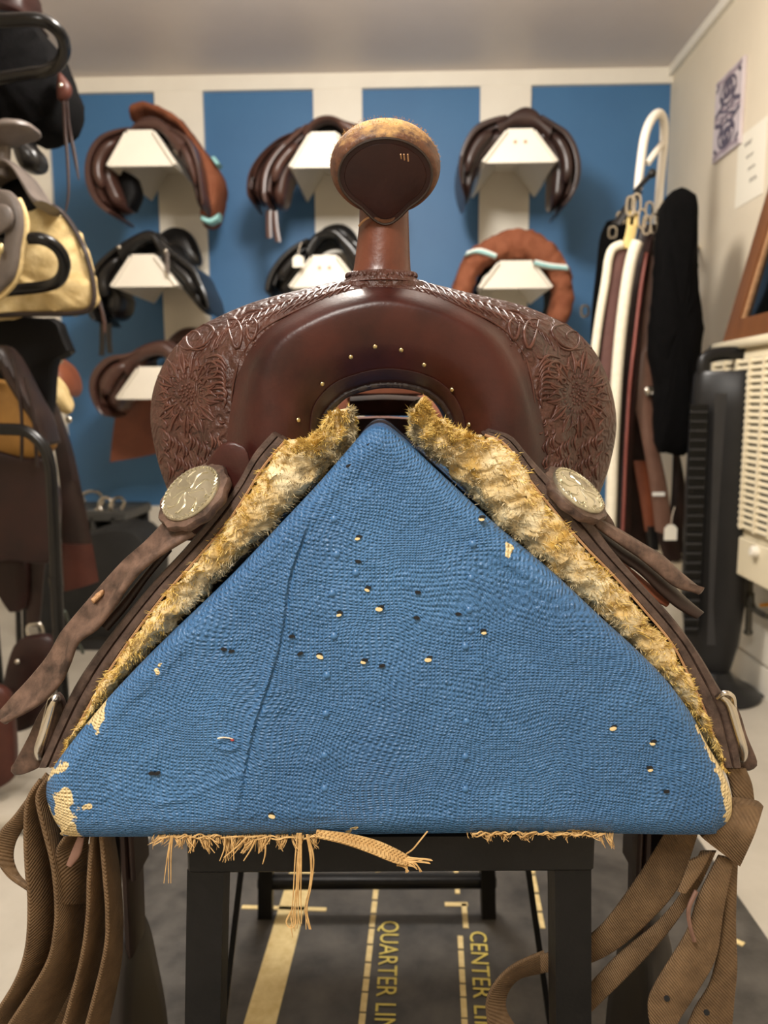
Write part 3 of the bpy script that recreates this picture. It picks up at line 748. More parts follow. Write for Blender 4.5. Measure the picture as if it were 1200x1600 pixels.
# horn
hc = .668
secs = [(446, 596, 66), (440, 596, 52), (432, 596, 47), (420, 597, 44.5), (400, 598, 42.5), (375, 599, 40.5), (350, 600, 38.8), (330, 600, 38.5), (310, 601, 38), (290, 601, 36)]
rg = []
for y, x, hw in secs:
    c = P(x, y, hc + .004 * (y < 330)); r = (P(x + hw, y, hc) - P(x, y, hc)).length
    rg.append([c + RT * (r * math.cos(2 * math.pi * k / 36)) + HD * (r * .9 * math.sin(2 * math.pi * k / 36)) for k in range(36)])
obj('horn_neck', loft(rg), 'horn_leather', ws)
obj('wrap_seam', tube([P(561, 353, .655), P(569, 344, .6485), P(582, 337, .6465), P(597, 331, .646), P(612, 326, .6465)], .0009, 6, 16), 'edge_tan', ws)
# scalloped collar around the neck
cl = []
for k in range(40):
    a = 2 * math.pi * k / 40
    cq = P(596, 433, hc) + RT * (.0266 * math.cos(a)) + HD * (.0246 * math.sin(a)); cq.z += .0016 * math.cos(2 * a) 
    out = (RT * math.cos(a) + HD * math.sin(a))
    cl.append(blob(cq + UPZ * (-.001), .0022, .0042, .0032, 8, 5, (out.cross(UPZ), out, UPZ)))
cr_ = []
for yy, hw, dp in ((428, 46, .024), (433, 51, .026), (438, 57, .028), (446, 68, .031), (462, 84, .031)):
    c0 = P(596, yy, hc); rx = hw * (P(597, yy, hc) - c0).length
    cr_.append([c0 + RT * (rx * math.cos(2 * math.pi * k / 48)) + HD * (dp * math.sin(2 * math.pi * k / 48)) for k in range(48)])
cl.append(loft(cr_, False))
obj('horn_collar', merge(cl), 'tooled_leather', ws)
# cap: dished disc tipped back so that its underside faces the room
cc = P(602, 262, hc - .030); al = R(38)
nrm = (-HD * math.cos(al) - UPZ * math.sin(al)).normalized(); rc = (P(688, 258, hc - .03) - P(602, 258, hc - .03)).length
prof = [(.0, .016), (.5, .0165), (.72, .0155), (.78, .0125), (.82, .0150), (.90, .0145), (.96, .010), (1.0, .002), (.99, -.006), (.94, -.012), (.82, -.017), (.55, -.020), (.0, -.021)]
prof = [(max(.001, a * rc), b * 1.15) for a, b in prof]
def capwob(a, r):
    return 1.0
xd = RT
def cap_rev(pf, yscale=.79):
    Z = nrm; X = RT; Y = Z.cross(X); 
    if Y.z < 0: Y = -Y
    rings = []
    for r, h in pf:
        ring = []
        for k in range(64):
            a = 2 * math.pi * k / 64; yy = math.sin(a); e = 1.0
            if yy < -.80 and r < rc * .86: e = 1 + .34 * ((-yy - .80) / .20) ** 1.5
            ring.append(cc + Z * h + X * (r * math.cos(a) * (1 if yy > 0 else 1 - .06 * yy * yy)) + Y * (r * yscale * yy * e))
        rings.append(ring)
    return rings
RG = cap_rev(prof)
obj('horn_cap_face', loft(RG[:5]), 'horn_dark', ws); 
rim_m = mat('rim_leather', (50, 27, 20), (104, 64, 38), 0.55, 60, 0.5, 260, detail=9)
fine_r = [spl([RG[q][k] for q in range(4, 13)], 26) for k in range(64)]
rv, rf2 = grid([[fine_r[k][v] for k in range(64)] for v in range(26)], cu=True)
Yc = nrm.cross(RT); Yc = Yc if Yc.z > 0 else -Yc
rim = obj('horn_cap_rim', (rv, rf2), rim_m, ws, sharp=80)
wa = rim.data.attributes.new('wear', 'FLOAT', 'POINT'); wa.data.foreach_set('value', [(c - cc).dot(Yc) / rc - (c - cc).dot(nrm) * 14 for c in rv])
N = rim_m.node_tree.nodes; L = rim_m.node_tree.links; bb = N['Principled BSDF']; at2 = N.new('ShaderNodeAttribute'); at2.attribute_name = 'wear'
tcn = N.new('ShaderNodeTexCoord'); nz = N.new('ShaderNodeTexNoise'); nz.inputs['Scale'].default_value = 95; nz.inputs['Detail'].default_value = 8; nz.inputs['Roughness'].default_value = .7; L.new(tcn.outputs['Object'], nz.inputs['Vector'])
ma2 = N.new('ShaderNodeMath'); ma2.operation = 'MULTIPLY_ADD'; L.new(nz.outputs['Fac'], ma2.inputs[0]); ma2.inputs[1].default_value = 1.5; L.new(at2.outputs['Fac'], ma2.inputs[2])
g2_ = N.new('ShaderNodeMapRange'); g2_.inputs['From Min'].default_value = 1.12; g2_.inputs['From Max'].default_value = 1.62; L.new(ma2.outputs[0], g2_.inputs['Value'])
o_ = bb.inputs['Base Color'].links[0].from_socket; mxr = N.new('ShaderNodeMixRGB'); L.new(g2_.outputs[0], mxr.inputs['Fac']); L.new(o_, mxr.inputs[1]); mxr.inputs[2].default_value = srgb((200, 158, 98)); L.new(mxr.outputs[0], bb.inputs['Base Color'])
mrr = N.new('ShaderNodeMapRange'); mrr.inputs['To Min'].default_value = .5; mrr.inputs['To Max'].default_value = .95; L.new(g2_.outputs[0], mrr.inputs['Value']); L.new(mrr.outputs[0], bb.inputs['Roughness'])
obj('cap_bead', tube([p for p in cap_rev([(rc * .83, .0172)])[0]], .0011, 6, closed=True), 'dark_welt', ws)
fz = []
for k in range(900):
    a = random.uniform(.08, math.pi - .08); rr = rc * random.uniform(.96, 1.01); hh2 = random.uniform(-.014, .006)
    X = RT; Y = nrm.cross(X); Y = Y if Y.z > 0 else -Y
    p = cc + nrm * hh2 + X * (rr * math.cos(a)) + Y * (rr * .79 * math.sin(a))
    dr = ((X * math.cos(a) + Y * math.sin(a)) + Vector((random.gauss(0, .6), random.gauss(0, .6), random.gauss(0, .6)))).normalized() * random.uniform(.0006, .0018)
    s = Vector((random.gauss(0, 1), random.gauss(0, 1), random.gauss(0, 1))).cross(dr).normalized() * .00022
    fz.append(([p - s, p + s, p + dr], [(0, 1, 2)]))
tag(obj('suede_fuzz', merge(fz), mat('fuzz_tan', (150, 108, 58), (186, 146, 90), .9, 80), ws), kind='stuff')
for dx, ln in ((626, 7), (631, 9), (637, 11)): obj('worn_scratch', tube([P(dx, 241, .602), P(dx + 1, 241 + ln, .606)], .0006, 5), 'edge_tan', ws)

# skirts (leather edge seen end-on) and fleece
LO = [(424, 676), (396, 708), (368, 757), (330, 806), (286, 858), (236, 912), (184, 975), (146, 1025), (112, 1078), (84, 1140), (58, 1200)]
LI = [(446, 690), (412, 730), (384, 775), (352, 822), (306, 876), (256, 932), (210, 992), (172, 1048), (142, 1100), (114, 1152), (92, 1200)]
RO = [(770, 671), (800, 681), (822, 706), (850, 737), (922, 812), (962, 864), (1009, 918), (1050, 962), (1086, 1010), (1118, 1062), (1148, 1120), (1160, 1200)]
RI = [(757, 680), (782, 690), (803, 712), (828, 752), (876, 812), (915, 856), (962, 904), (1006, 954), (1049, 1006), (1077, 1060), (1102, 1116), (1130, 1200)]
def sheet_back(O, I, d0, d1, m, name, n=60, scl=(1, 1), parent=ws, sh0=0.0):
    o = spl(PP(O, d0), n); i = spl(PP(I, d0), n); rings = []
    for k in range(n):
        c = (o[k] + i[k]) / 2; h = (o[k] - i[k]) / 2; e = h.length * .25
        fr_ = HD * (d1 - d0)
        rings.append([c + h * .55, c + h * .9 + HD * .002, c + h + HD * .008, c + h * 1.0 + fr_, c - h * .2 + fr_, c - h * .2 + HD * .03, c - h * .95 + HD * .012, c - h * .85 + HD * .002, c - h * .5])
    return obj(name, loft(rings), m, parent, sharp=50)
def mixl(A, B, t): return [(a[0] + (b[0] - a[0]) * t, a[1] + (b[1] - a[1]) * t) for a, b in zip(A, B)]
for O, I in ((LO, LI), (RO, RI)):
    M1 = mixl(O, I, .52); M2 = mixl(O, I, .44)
    sheet_back(O, M1, .588, 1.15, 'skirt_leather', 'skirt')
    sheet_back(M2, I, .584, 1.12, 'skirt_leather', 'skirt_lining')
    obj('edge_stitching', tube(PP(mixl(O, I, .97), .5835), .0010, 5, 90), 'edge_tan', ws)
LF = [(548, 700), (512, 738), (470, 776), (425, 822), (372, 872), (310, 938), (250, 1000), (205, 1050), (164, 1098), (128, 1150), (98, 1196)]
LT = [(446, 689), (420, 724), (388, 772), (355, 820), (309, 873), (260, 929), (214, 988), (176, 1044), (146, 1096), (116, 1150), (93, 1198)]
RF = [(650, 690), (678, 716), (708, 742), (740, 776), (785, 822), (860, 890), (902, 928), (962, 986), (1014, 1040), (1054, 1082), (1084, 1120), (1124, 1196)]
RTp = [(752, 684), (780, 688), (805, 710), (830, 752), (876, 812), (911, 858), (958, 906), (1002, 956), (1045, 1008), (1073, 1062), (1098, 1118), (1128, 1200)]
FZ = []; FY = []
def fleece(T, Fp, name, sgn):
    n = 190; seg = 44
    a = spl(PP(T, .590), n); b = spl(PP(Fp, .600), n); rings = []
    for i in range(n):
        t = i / (n - 1); c = (a[i] + b[i]) / 2; h = (a[i] - b[i]) / 2; ring = []
        for q in range(seg):
            th = 2 * math.pi * q / seg; cs, sn = math.cos(th), math.sin(th)
            cx = math.copysign(abs(cs) ** .8, cs); sx = math.copysign(abs(sn) ** .8, sn)
            dep = .016 if sx < 0 else .16
            p = c + h * cx + HD * (dep * sx)
            if sx < .3:
                nv = Vector(noise.noise_vector(p * 90)) * .0045 + Vector(noise.noise_vector(p * 260)) * .0026
                p = p + nv * (.4 + .6 * min(1, h.length / .012))
            ring.append(p)
        rings.append(ring)
    o = obj(name, loft(rings), 'fleece', ws, sharp=180)
    for k in range(7000):
        i = random.randrange(1, n - 2); q = random.choice(range(seg // 2 - 3, seg + 2)) % seg
        p = rings[i][q].lerp(rings[i + 1][(q + 1) % seg], random.random())
        c = (a[i] + b[i]) / 2; dr = ((p - c).normalized() * .8 - HD * .7 + Vector(noise.noise_vector(p * 60)) * 1.4 + Vector((random.gauss(0, .4), random.gauss(0, .4), random.gauss(0, .4)))).normalized()
        l = random.uniform(.002, .0055); s = dr.cross(Vector((random.gauss(0, 1), random.gauss(0, 1), random.gauss(0, 1)))).normalized() * .00030
        bend = Vector(noise.noise_vector(p * 200)) * .002
        (FY if (p - b[i]).length > .80 * (a[i] - b[i]).length + random.uniform(-.15, .1) * (a[i] - b[i]).length else FZ).append(([p - s, p + s, p + dr * l * .6 + s * .7 + bend, p + dr * l * .6 - s * .7 + bend, p + dr * l + bend * 2], [(0, 1, 2, 3), (3, 2, 4)]))
fleece(LT, LF, 'fleece_lining', -1); fleece(RTp, RF, 'fleece_lining', 1)
# fleece pulled into the gullet
for T, Fp in (([(512, 645), (506, 664), (482, 686), (446, 690)], [(545, 640), (549, 668), (545, 696), (505, 735)]), ([(662, 622), (682, 652), (705, 672), (752, 682)], [(645, 640), (646, 672), (655, 694), (690, 722)])):
    fleece(T, Fp, 'fleece_tuft', 0)
tag(obj('fleece_fibres', merge(FZ), mat('fibre_cream', (206, 190, 150), (150, 136, 110), .95, 30, spec=.1), ws, smooth=False), kind='stuff')
tag(obj('yellow_fibres', merge(FY), mat('fibre_yellow', (204, 168, 82), (224, 198, 128), .95, 60, spec=.1), ws, smooth=False), kind='stuff')

# seat, cantle and the parts seen through the gullet
def band(py0, py1, d, xa, xb, m, name, th=.02):
    a = [P(xa, py0, d), P((xa + xb) / 2, py0 - 3, d), P(xb, py0, d)]; b = [P(xa, py1, d), P((xa + xb) / 2, py1, d), P(xb, py1, d)]
    return obj(name, rails(a, b, th, 16, 10, 4), m, ws)
band(606, 618, .96, 540, 660, 'seat_brown', 'seat_jockey')
band(620, 650, .90, 548, 656, 'seat_dark', 'ground_seat')
band(653, 700, .84, 538, 652, 'seat_brown', 'bar_cover')
rows_s = []
for i in range(13):                                # seat surface, hidden behind the swell from here
    t = i / 12; d = .965 + .22 * t; zc_ = .902 - .008 * math.sin(math.pi * t) + .10 * t ** 1.8
    hw = .10 + .03 * math.sin(math.pi * t) + .03 * t
    rows_s.append([W(hw * 1.25 * (j - 8) / 8, d - .02 * abs((j - 8) / 8) * t, zc_ - .14 * abs((j - 8) / 8) ** 2.2) for j in range(17)])
g = grid(rows_s); so = obj('seat', g, 'seat_brown', ws); md = so.modifiers.new('solid', 'SOLIDIFY'); md.thickness = .018; md.offset = -1

# keeper tabs, conchos and rosettes
KO = [(268, 812), (300, 762), (331, 712), (350, 694), (368, 691), (384, 700), (390, 716), (390, 738), (366, 784), (334, 826), (296, 846)]
obj('concho_tab', pillow([P(x, y, .606 - (x - 330) * .0001) for x, y in KO], HD * .008 - RT * .003, 48, .1, .06), 'fork_leather', ws)
KR = [(866, 740), (880, 738), (905, 755), (940, 790), (962, 822), (950, 836), (915, 806), (880, 768)]
obj('concho_tab', pillow([P(x, y, .612) for x, y in KR], HD * .007, 40, .1, .06), 'strap_leather', ws)
def concho(px, py, d, rad, n, name='concho'):
    n = Vector(n).normalized(); c = P(px, py, d)
    rz = revolve(c - n * .005, n, [(rad * 1.16, -.004), (rad * 1.22, 0), (rad * 1.18, .003), (rad * .9, .004)], 44, wob=lambda a, r: 1 + .035 * math.sin(11 * a))
    ro = obj('rosette', rz, 'strap_leather', ws)
    disc = revolve(c, n, [(rad * .97, -.003), (rad, 0), (rad * .96, .0018), (rad * .90, .0012), (rad * .6, .0026), (rad * .2, .0032), (.0004, .0033)], 44)
    co = obj(name, disc, 'silver', ws)
    eng = []; X = n.orthogonal().normalized(); Y = n.cross(X)
    for k in range(40):
        a = 2 * math.pi * k / 40
        eng.append(tube([c + n * (.0020) + (X * math.cos(a) + Y * math.sin(a)) * rad * .88, c + n * .0016 + (X * math.cos(a + .12) + Y * math.sin(a + .12)) * rad * .97], .0006, 5))
    for k in range(9):
        a = 2 * math.pi * k / 9
        for q in range(2):
            pts = []
            for j in range(12):
                r = rad * (.10 + .68 * j / 11); b = a + q * .35 + .9 * math.sin(j / 11 * 2.6) * (1 - q * .5)
                pts.append(c + n * (.0031 - .0016 * (r / rad) ** 2) + (X * math.cos(b) + Y * math.sin(b)) * r)
            eng.append(tube(pts, .0007, 5))
    obj('engraving', merge(eng), 'silver', co)
concho(298, 770, .588, .0262, -RT * .43 + UPZ * .70 - HD * .62)
concho(904, 766, .596, .0240, RT * .50 + UPZ * .75 - HD * .45)

# latigo straps
def rb2(name, A, B, th, m, dA, dB, n=60, curl=0, parent=ws):
    a = [P(x, y, dA(i / (len(A) - 1)) if callable(dA) else dA) for i, (x, y) in enumerate(A)]
    b = [P(x, y, dB(i / (len(B) - 1)) if callable(dB) else dB) for i, (x, y) in enumerate(B)]
    return obj(name, ribbon(a, b, th, n, curl), m, parent, sharp=60)
rb2('latigo_strap', [(272, 800), (230, 845), (195, 876), (165, 908), (139, 938), (112, 970), (95, 992), (76, 1025), (44, 1064), (18, 1092), (-2, 1118)],
    [(305, 835), (256, 864), (222, 890), (198, 918), (180, 946), (152, 982), (122, 1004), (108, 1038), (92, 1070), (56, 1104), (4, 1130)], .006, 'strap_leather', .592, .575, 80, -1.2)
obj('worn_patch', pillow([P(x, y, .5835) for x, y in ((142, 938), (149, 929), (159, 922), (160, 930), (152, 939), (145, 944))], HD * .004, 24, .3, .3, 300, .0012), 'edge_tan', ws)
rb2('under_strap', [(262, 850), (225, 895), (190, 938), (158, 975)], [(268, 862), (232, 905), (200, 950), (170, 985)], .005, 'dark_brown', .60, .60, 40)
rb2('latigo_strap', [(925, 806), (965, 826), (1005, 850), (1035, 868), (1062, 893), (1098, 924)], [(930, 822), (965, 848), (1000, 872), (1030, 897), (1058, 918), (1094, 926)], .005, 'strap_leather', .60, .594, 50, -.8)
rb2('latigo_strap', [(920, 815), (965, 850), (1010, 880), (1040, 905), (1070, 934), (1098, 958)], [(930, 835), (962, 868), (1000, 895), (1030, 925), (1060, 950), (1090, 966)], .005, 'dark_brown', .612, .602, 50, -.6)
rb2('under_strap', [(955, 866), (990, 893), (1020, 918), (1046, 938)], [(965, 885), (995, 912), (1020, 935), (1042, 948)], .004, 'seat_brown', .615, .61, 30)
# rigging: leather tabs with chrome dees
obj('rigging_tab', pillow([P(x, y, .602) for x, y in ((88, 1085), (62, 1112), (44, 1150), (24, 1188), (15, 1203), (22, 1213), (42, 1209), (66, 1196), (82, 1170), (100, 1120))], HD * .008, 40, .1, .05), 'strap_leather', ws)
obj('dee_ring', tube([P(84, 1092, .592), P(78, 1112, .588), P(69, 1145, .588), P(61, 1172, .592), P(64, 1182, .61), P(80, 1150, .625), P(90, 1105, .615)], .0042, 10, 40, closed=True), 'chrome', ws)
obj('rigging_tab', pillow([P(x, y, .606) for x, y in ((1140, 1085), (1156, 1112), (1168, 1150), (1184, 1190), (1180, 1202), (1166, 1206), (1150, 1196), (1136, 1140))], HD * .008, 40, .1, .05), 'strap_leather', ws)
obj('dee_ring', tube([P(1124, 1088, .592), P(1138, 1096, .588), P(1150, 1135, .588), P(1160, 1172, .592), P(1156, 1184, .61), P(1140, 1150, .625), P(1126, 1105, .615)], .0042, 10, 40, closed=True), 'chrome', ws)
obj('dee_keeper', tube([P(1120, 1090, .587), P(1132, 1083, .583), P(1144, 1088, .583), P(1147, 1104, .587)], .0022, 8, 20), 'chrome', ws)

# nylon cinch webs, left
Wb = 'webbing'
rb2('cinch_web', [(72, 1208), (48, 1240), (22, 1275), (0, 1300), (-8, 1330), (6, 1362), (40, 1386)], [(82, 1216), (60, 1250), (38, 1290), (24, 1318), (22, 1345), (34, 1372), (60, 1398)], .0035, Wb, .580, .588, 50)
rb2('cinch_web', [(62, 1218), (42, 1250), (38, 1300), (40, 1360), (44, 1410), (40, 1480), (22, 1535), (-14, 1592)], [(92, 1225), (76, 1260), (76, 1310), (82, 1370), (88, 1425), (84, 1490), (62, 1545), (20, 1610)], .0035, Wb, .570, .600, 60)
rb2('cinch_web', [(76, 1212), (57, 1242), (66, 1290), (80, 1345), (86, 1400), (85, 1450), (70, 1510), (10, 1605)], [(110, 1240), (104, 1280), (112, 1330), (124, 1385), (130, 1430), (128, 1480), (112, 1540), (70, 1625)], .0035, Wb, .566, .604, 60)
rb2('cinch_web', [(102, 1306), (88, 1330), (90, 1370), (95, 1413)], [(140, 1300), (136, 1330), (134, 1370), (132, 1412)], .003, Wb, .572, .600, 40)
rb2('cinch_web', [(144, 1300), (138, 1370), (136, 1430), (126, 1500), (96, 1612)], [(166, 1300), (168, 1370), (166, 1430), (156, 1500), (130, 1612)], .0036, Wb, .566, .604, 50)
rb2('cinch_web', [(157, 1300), (163, 1370), (167, 1430), (163, 1490), (132, 1612)], [(176, 1300), (186, 1370), (190, 1440), (187, 1510), (166, 1612)], .0036, Wb, .566, .604, 50)
rb2('cinch_web', [(96, 1320), (98, 1400), (92, 1480), (60, 1560), (40, 1620)], [(146, 1320), (150, 1400), (144, 1480), (118, 1560), (90, 1620)], .0035, Wb, .606, .612, 50)
rb2('tie_thong', [(122, 1306), (112, 1330), (104, 1350)], [(132, 1308), (126, 1335), (112, 1354)], .003, mat('thong', (100, 72, 60), (122, 90, 76), .6, 40), .566, .566, 20)
# nylon cinch webs, right
rb2('cinch_web', [(1132, 1200), (1140, 1222), (1146, 1250)], [(1164, 1200), (1174, 1225), (1178, 1256)], .004, Wb, .594, .600, 20)
obj('cinch_web', rails([P(1146, 1250, .575), P(1124, 1278, .566), P(1092, 1303, .572)], [P(1190, 1256, .590), P(1176, 1300, .566), P(1154, 1350, .572)], .006, 30, 14, 5), Wb, ws)
rb2('cinch_web', [(1040, 1298), (998, 1366), (944, 1440), (905, 1470), (860, 1488), (845, 1490)], [(1092, 1298), (1062, 1382), (1018, 1436), (962, 1484), (910, 1508), (846, 1520)], .0036, Wb, lambda t: .600 + .03 * t, lambda t: .584 + .045 * t, 70)
rb2('cinch_web', [(850, 1486), (805, 1506), (776, 1532), (760, 1565), (764, 1612)], [(850, 1519), (812, 1528), (793, 1550), (791, 1578), (812, 1612)], .0036, Wb, .640, .655, 40)
rb2('cinch_web', [(1094, 1330), (1064, 1394), (1024, 1442), (966, 1490), (905, 1556), (880, 1590)], [(1119, 1330), (1092, 1386), (1048, 1452), (996, 1510), (921, 1584), (890, 1620)], .0036, Wb, lambda t: .585 + .05 * t, lambda t: .576 + .055 * t, 60)
rb2('web_end', [(1076, 1345), (1068, 1368), (1058, 1392)], [(1112, 1330), (1096, 1362), (1072, 1396)], .003, Wb, .575, .572, 16)
rb2('cinch_web', [(1122, 1336), (1090, 1402), (1072, 1456), (1026, 1532), (1012, 1568), (1018, 1615)], [(1146, 1345), (1131, 1420), (1119, 1494), (1090, 1548), (1062, 1592), (1050, 1620)], .0036, Wb, .578, .574, 60, -.8)
rb2('cinch_web', [(1136, 1340), (1130, 1437), (1112, 1528), (1086, 1575), (1066, 1620)], [(1152, 1340), (1149, 1437), (1151, 1510), (1147, 1560), (1142, 1620)], .0036, Wb, .586, .590, 50)
obj('tie_thong', tube([P(1088, 1392, .572), P(1076, 1420, .570), P(1078, 1446, .570), P(1085, 1470, .571)], .0018, 6, 16), 'thong', ws)
for x, y in ((1042, 1560), (1104, 1582)): obj('strap_hole', revolve(P(x, y, .5745), -HD, [(.0022, -.001), (.0024, .0008), (.001, .001)], 14), 'hole_dark', ws)

# fenders and stirrups hanging behind
for sg, xs in ((-1, -.285), (1, .285)):
    yz = [(.72, .55), (.73, .47), (.745, .40), (.79, .355), (.86, .375), (.94, .44), (1.0, .51), (1.02, .56), (.96, .60), (.8, .60)]
    obj('fender', pillow([W(xs, d, z) for d, z in yz], RT * (.006 * sg), 40, .1, .04), 'dark_brown', ws)
    obj('stirrup_leather', ribbon([W(xs + sg * -.012, .745, .50), W(xs - sg * .012, .742, .42), W(xs - sg * .012, .74, .30)], [W(xs - sg * .012, .80, .50), W(xs - sg * .012, .797, .42), W(xs - sg * .012, .79, .30)], .008, 20), 'dark_brown', ws)
    kp = obj('leather_keeper', box(W(xs - sg * .020, .768, .435), (.006, .05, .10), YR, .002), 'dark_brown', ws)
    obj('rivet', revolve(W(xs - sg * .0245, .76, .452), RT * (-sg), [(.006, -.001), (.006, .001), (.003, .0015), (.002, .0005)], 16), 'chrome', kp)
    # stirrup: hooded tread
    o = [W(xs - .012 * sg, .70, .08), W(xs - .012 * sg, .715, .24), W(xs - .012 * sg, .74, .315), W(xs - .012 * sg, .79, .325), W(xs - .012 * sg, .83, .25), W(xs - .012 * sg, .86, .08)]
    obj('stirrup_hood', pillow(o, RT * (.03 * sg), 36, .1, .06), mat('black_leather', (24, 20, 19), (36, 30, 27), .45, 14), ws)
    obj('stirrup_tread', box(W(xs + sg * .05, .78, .085), (.12, .11, .02), YR, .004), 'dark_brown', ws)

# ------------------------------------------------------------------ wall brackets and english saddles
def bracket(tl, tr, bl, br, label, Y0=2.90, holes=False):
    """white trapezoid saddle bracket, open underneath, screwed to a post; pixels of its front plate"""
    TL, TR, BL, BR = PY(*tl, Y0), PY(*tr, Y0), PY(*bl, Y0), PY(*br, Y0); bk = Vector((0, YB - .021 - Y0, 0)); fw = Vector((0, .012, 0))
    cx = (BL.x + BR.x) / 2; zb = (BL.z + BR.z) / 2; ztp = (TL.z + TR.z) / 2; wb = (BR.x - BL.x) / 2; wt = (TR.x - TL.x) / 2
    BL, BR, TL, TR = Vector((cx - wb, Y0, zb)), Vector((cx + wb, Y0, zb)), Vector((cx - wt, Y0, ztp)), Vector((cx + wt, Y0, ztp))
    e = empty('saddle_bracket', (cx, YB - .02, zb), label, 'bracket', 'white saddle brackets on the blue wall')
    obj('front_plate', prism([BL, BR, TR, TL], fw), 'white_paint', e, smooth=False)
    t = .012
    obj('top_board', prism([TL, TR, TR + Vector((0, 0, t)), TL + Vector((0, 0, t))], bk), 'white_paint', e, smooth=False)
    for a, b, sg in ((BL, TL, -1), (BR, TR, 1)):
        n = Vector((sg * .83, 0, .55)) * t
        obj('side_board', prism([a, a + n, b + n * .9, b], bk), 'white_paint', e, smooth=False)
        obj('edge_lip', tube([a - Vector((0, .004, 0)) + n * .3, b - Vector((0, .004, 0)) + n * .3], .006, 8), 'white_paint', e)
    if holes:
        for q in (-.018, .018): obj('screw_hole', revolve(Vector((cx + q, Y0 - .0015, zb + (ztp - zb) * .68)), (0, -1, 0), [(.006, -.001), (.006, .001), (.001, .0012)], 12), 'edge_tan', e)
    return e, cx, zb, ztp, wb
bracket((201, 209), (241, 208), (170, 260), (272, 259), 'white trapezoid bracket holding the brown saddle with a rust cover')
bracket((487, 212), (527, 211), (455, 262), (557, 261), 'white trapezoid bracket under the smooth brown saddle beside the horn')
bracket((796, 207), (836, 206), (757, 256), (868, 252), 'white trapezoid bracket under the dark brown saddle by the corner', holes=True)
bracket((208, 403), (243, 402), (176, 449), (275, 447), 'white trapezoid bracket under the black saddle with hanging straps')
bracket((488, 404), (526, 404), (455, 450), (560, 448), 'white trapezoid bracket under the glossy black saddle with a price tag', holes=True)
bracket((779, 413), (830, 412), (751, 452), (860, 449), 'white trapezoid bracket inside the quilted rust saddle cover')
bracket((212, 579), (250, 577), (185, 625), (290, 622), 'white trapezoid bracket over the hanging rust leather flap')

def esaddle(label, name, base, m, arch, flaps, cantle=None, straps=(), Y0=2.93, ln=.36, extra=None, mi='inner_black'):
    e = empty(name, base, label, 'saddle', 'english saddles on the wall brackets')
    if arch:
        ao, ai = arch
        obj('pommel', rails(PPY(ao, Y0 + .02), PPY(ai, Y0 + .02), .035, 40, 12, 2.6, Vector((0, 1, 0))), m, e)
        # seat running back from the pommel: dips, then rises at the cantle
        top = spl(PPY(ao, Y0 + .03), 24); rows = []
        for k in range(9):
            t = k / 8; dip = -.035 * math.sin(math.pi * min(1, t * 1.2)) + .01 * t
            rows.append([p + Vector((0, .04 + t * (ln - .05), dip - .008)) for p in top])
        so = obj('seat', grid(rows), m, e); md = so.modifiers.new('solid', 'SOLIDIFY'); md.thickness = .014; md.offset = 1
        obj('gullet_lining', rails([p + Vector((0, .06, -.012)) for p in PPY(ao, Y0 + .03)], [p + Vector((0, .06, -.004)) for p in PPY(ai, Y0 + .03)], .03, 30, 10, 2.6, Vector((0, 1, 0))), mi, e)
    for fo, fi, dy in flaps:
        A, B = PPY(fo, Y0 + dy), PPY(fi, Y0 + dy)
        a_, b_ = spl(A, 16), spl(B, 16); mx_ = lambda t: [p.lerp(q, t) for p, q in zip(a_, b_)]; YV = Vector((0, 1, 0))
        sh = lambda pts, d: [p + YV * d for p in pts]
        fl = obj('flap', rails(sh(a_, .11)[:15], sh(mx_(.24), .11)[:15], .13, 40, 16, 7, YV, taper=.06), m, e)
        obj('sweat_flap', rails(sh(mx_(.24), .13)[1:13], sh(mx_(.40), .13)[1:13], .12, 40, 14, 6, YV, taper=.04), m, e)
        obj('panel', rails(sh(mx_(.38), .12)[:14], sh(mx_(1.0), .12)[:14], lambda t: .115 - .03 * t, 40, 18, 3.2, YV, taper=.16), m, e)
        obj('knee_roll', rails(sh(mx_(.28), .0)[3:11], sh(mx_(.72), .0)[3:11], .026, 24, 12, 2.2, YV, taper=.3), m, e)
    if cantle:
        obj('cantle', pillow(PPY(cantle, Y0 + ln - .02), Vector((0, .05, 0)), 36, .3, .2), m, e)
    for sp in straps:
        a = PPY(sp, Y0 + .05)
        obj('girth_strap', ribbon([p - Vector((.011, 0, 0)) for p in a], [p + Vector((.011, 0, 0)) for p in a], .004, 14), m, e)
    return e
def tagcard(e, px, py, Y, w_=.020, h_=.042):
    c = PY(px, py, Y)
    o = [c + Vector((x * w_, 0, z * h_)) for x, z in ((-1, -.5), (1, -.5), (1, .25), (.45, .5), (-.45, .5), (-1, .25))]
    obj('price_tag', prism(o, Vector((0, .0015, 0))), 'paper_tag', e, smooth=False)
    obj('tag_string', tube([c + Vector((0, 0, .5 * h_)), c + Vector((.004, .004, h_ * 1.1)), c + Vector((.012, .01, h_ * 1.6))], .0012, 5, 8), 'thread_white', e)

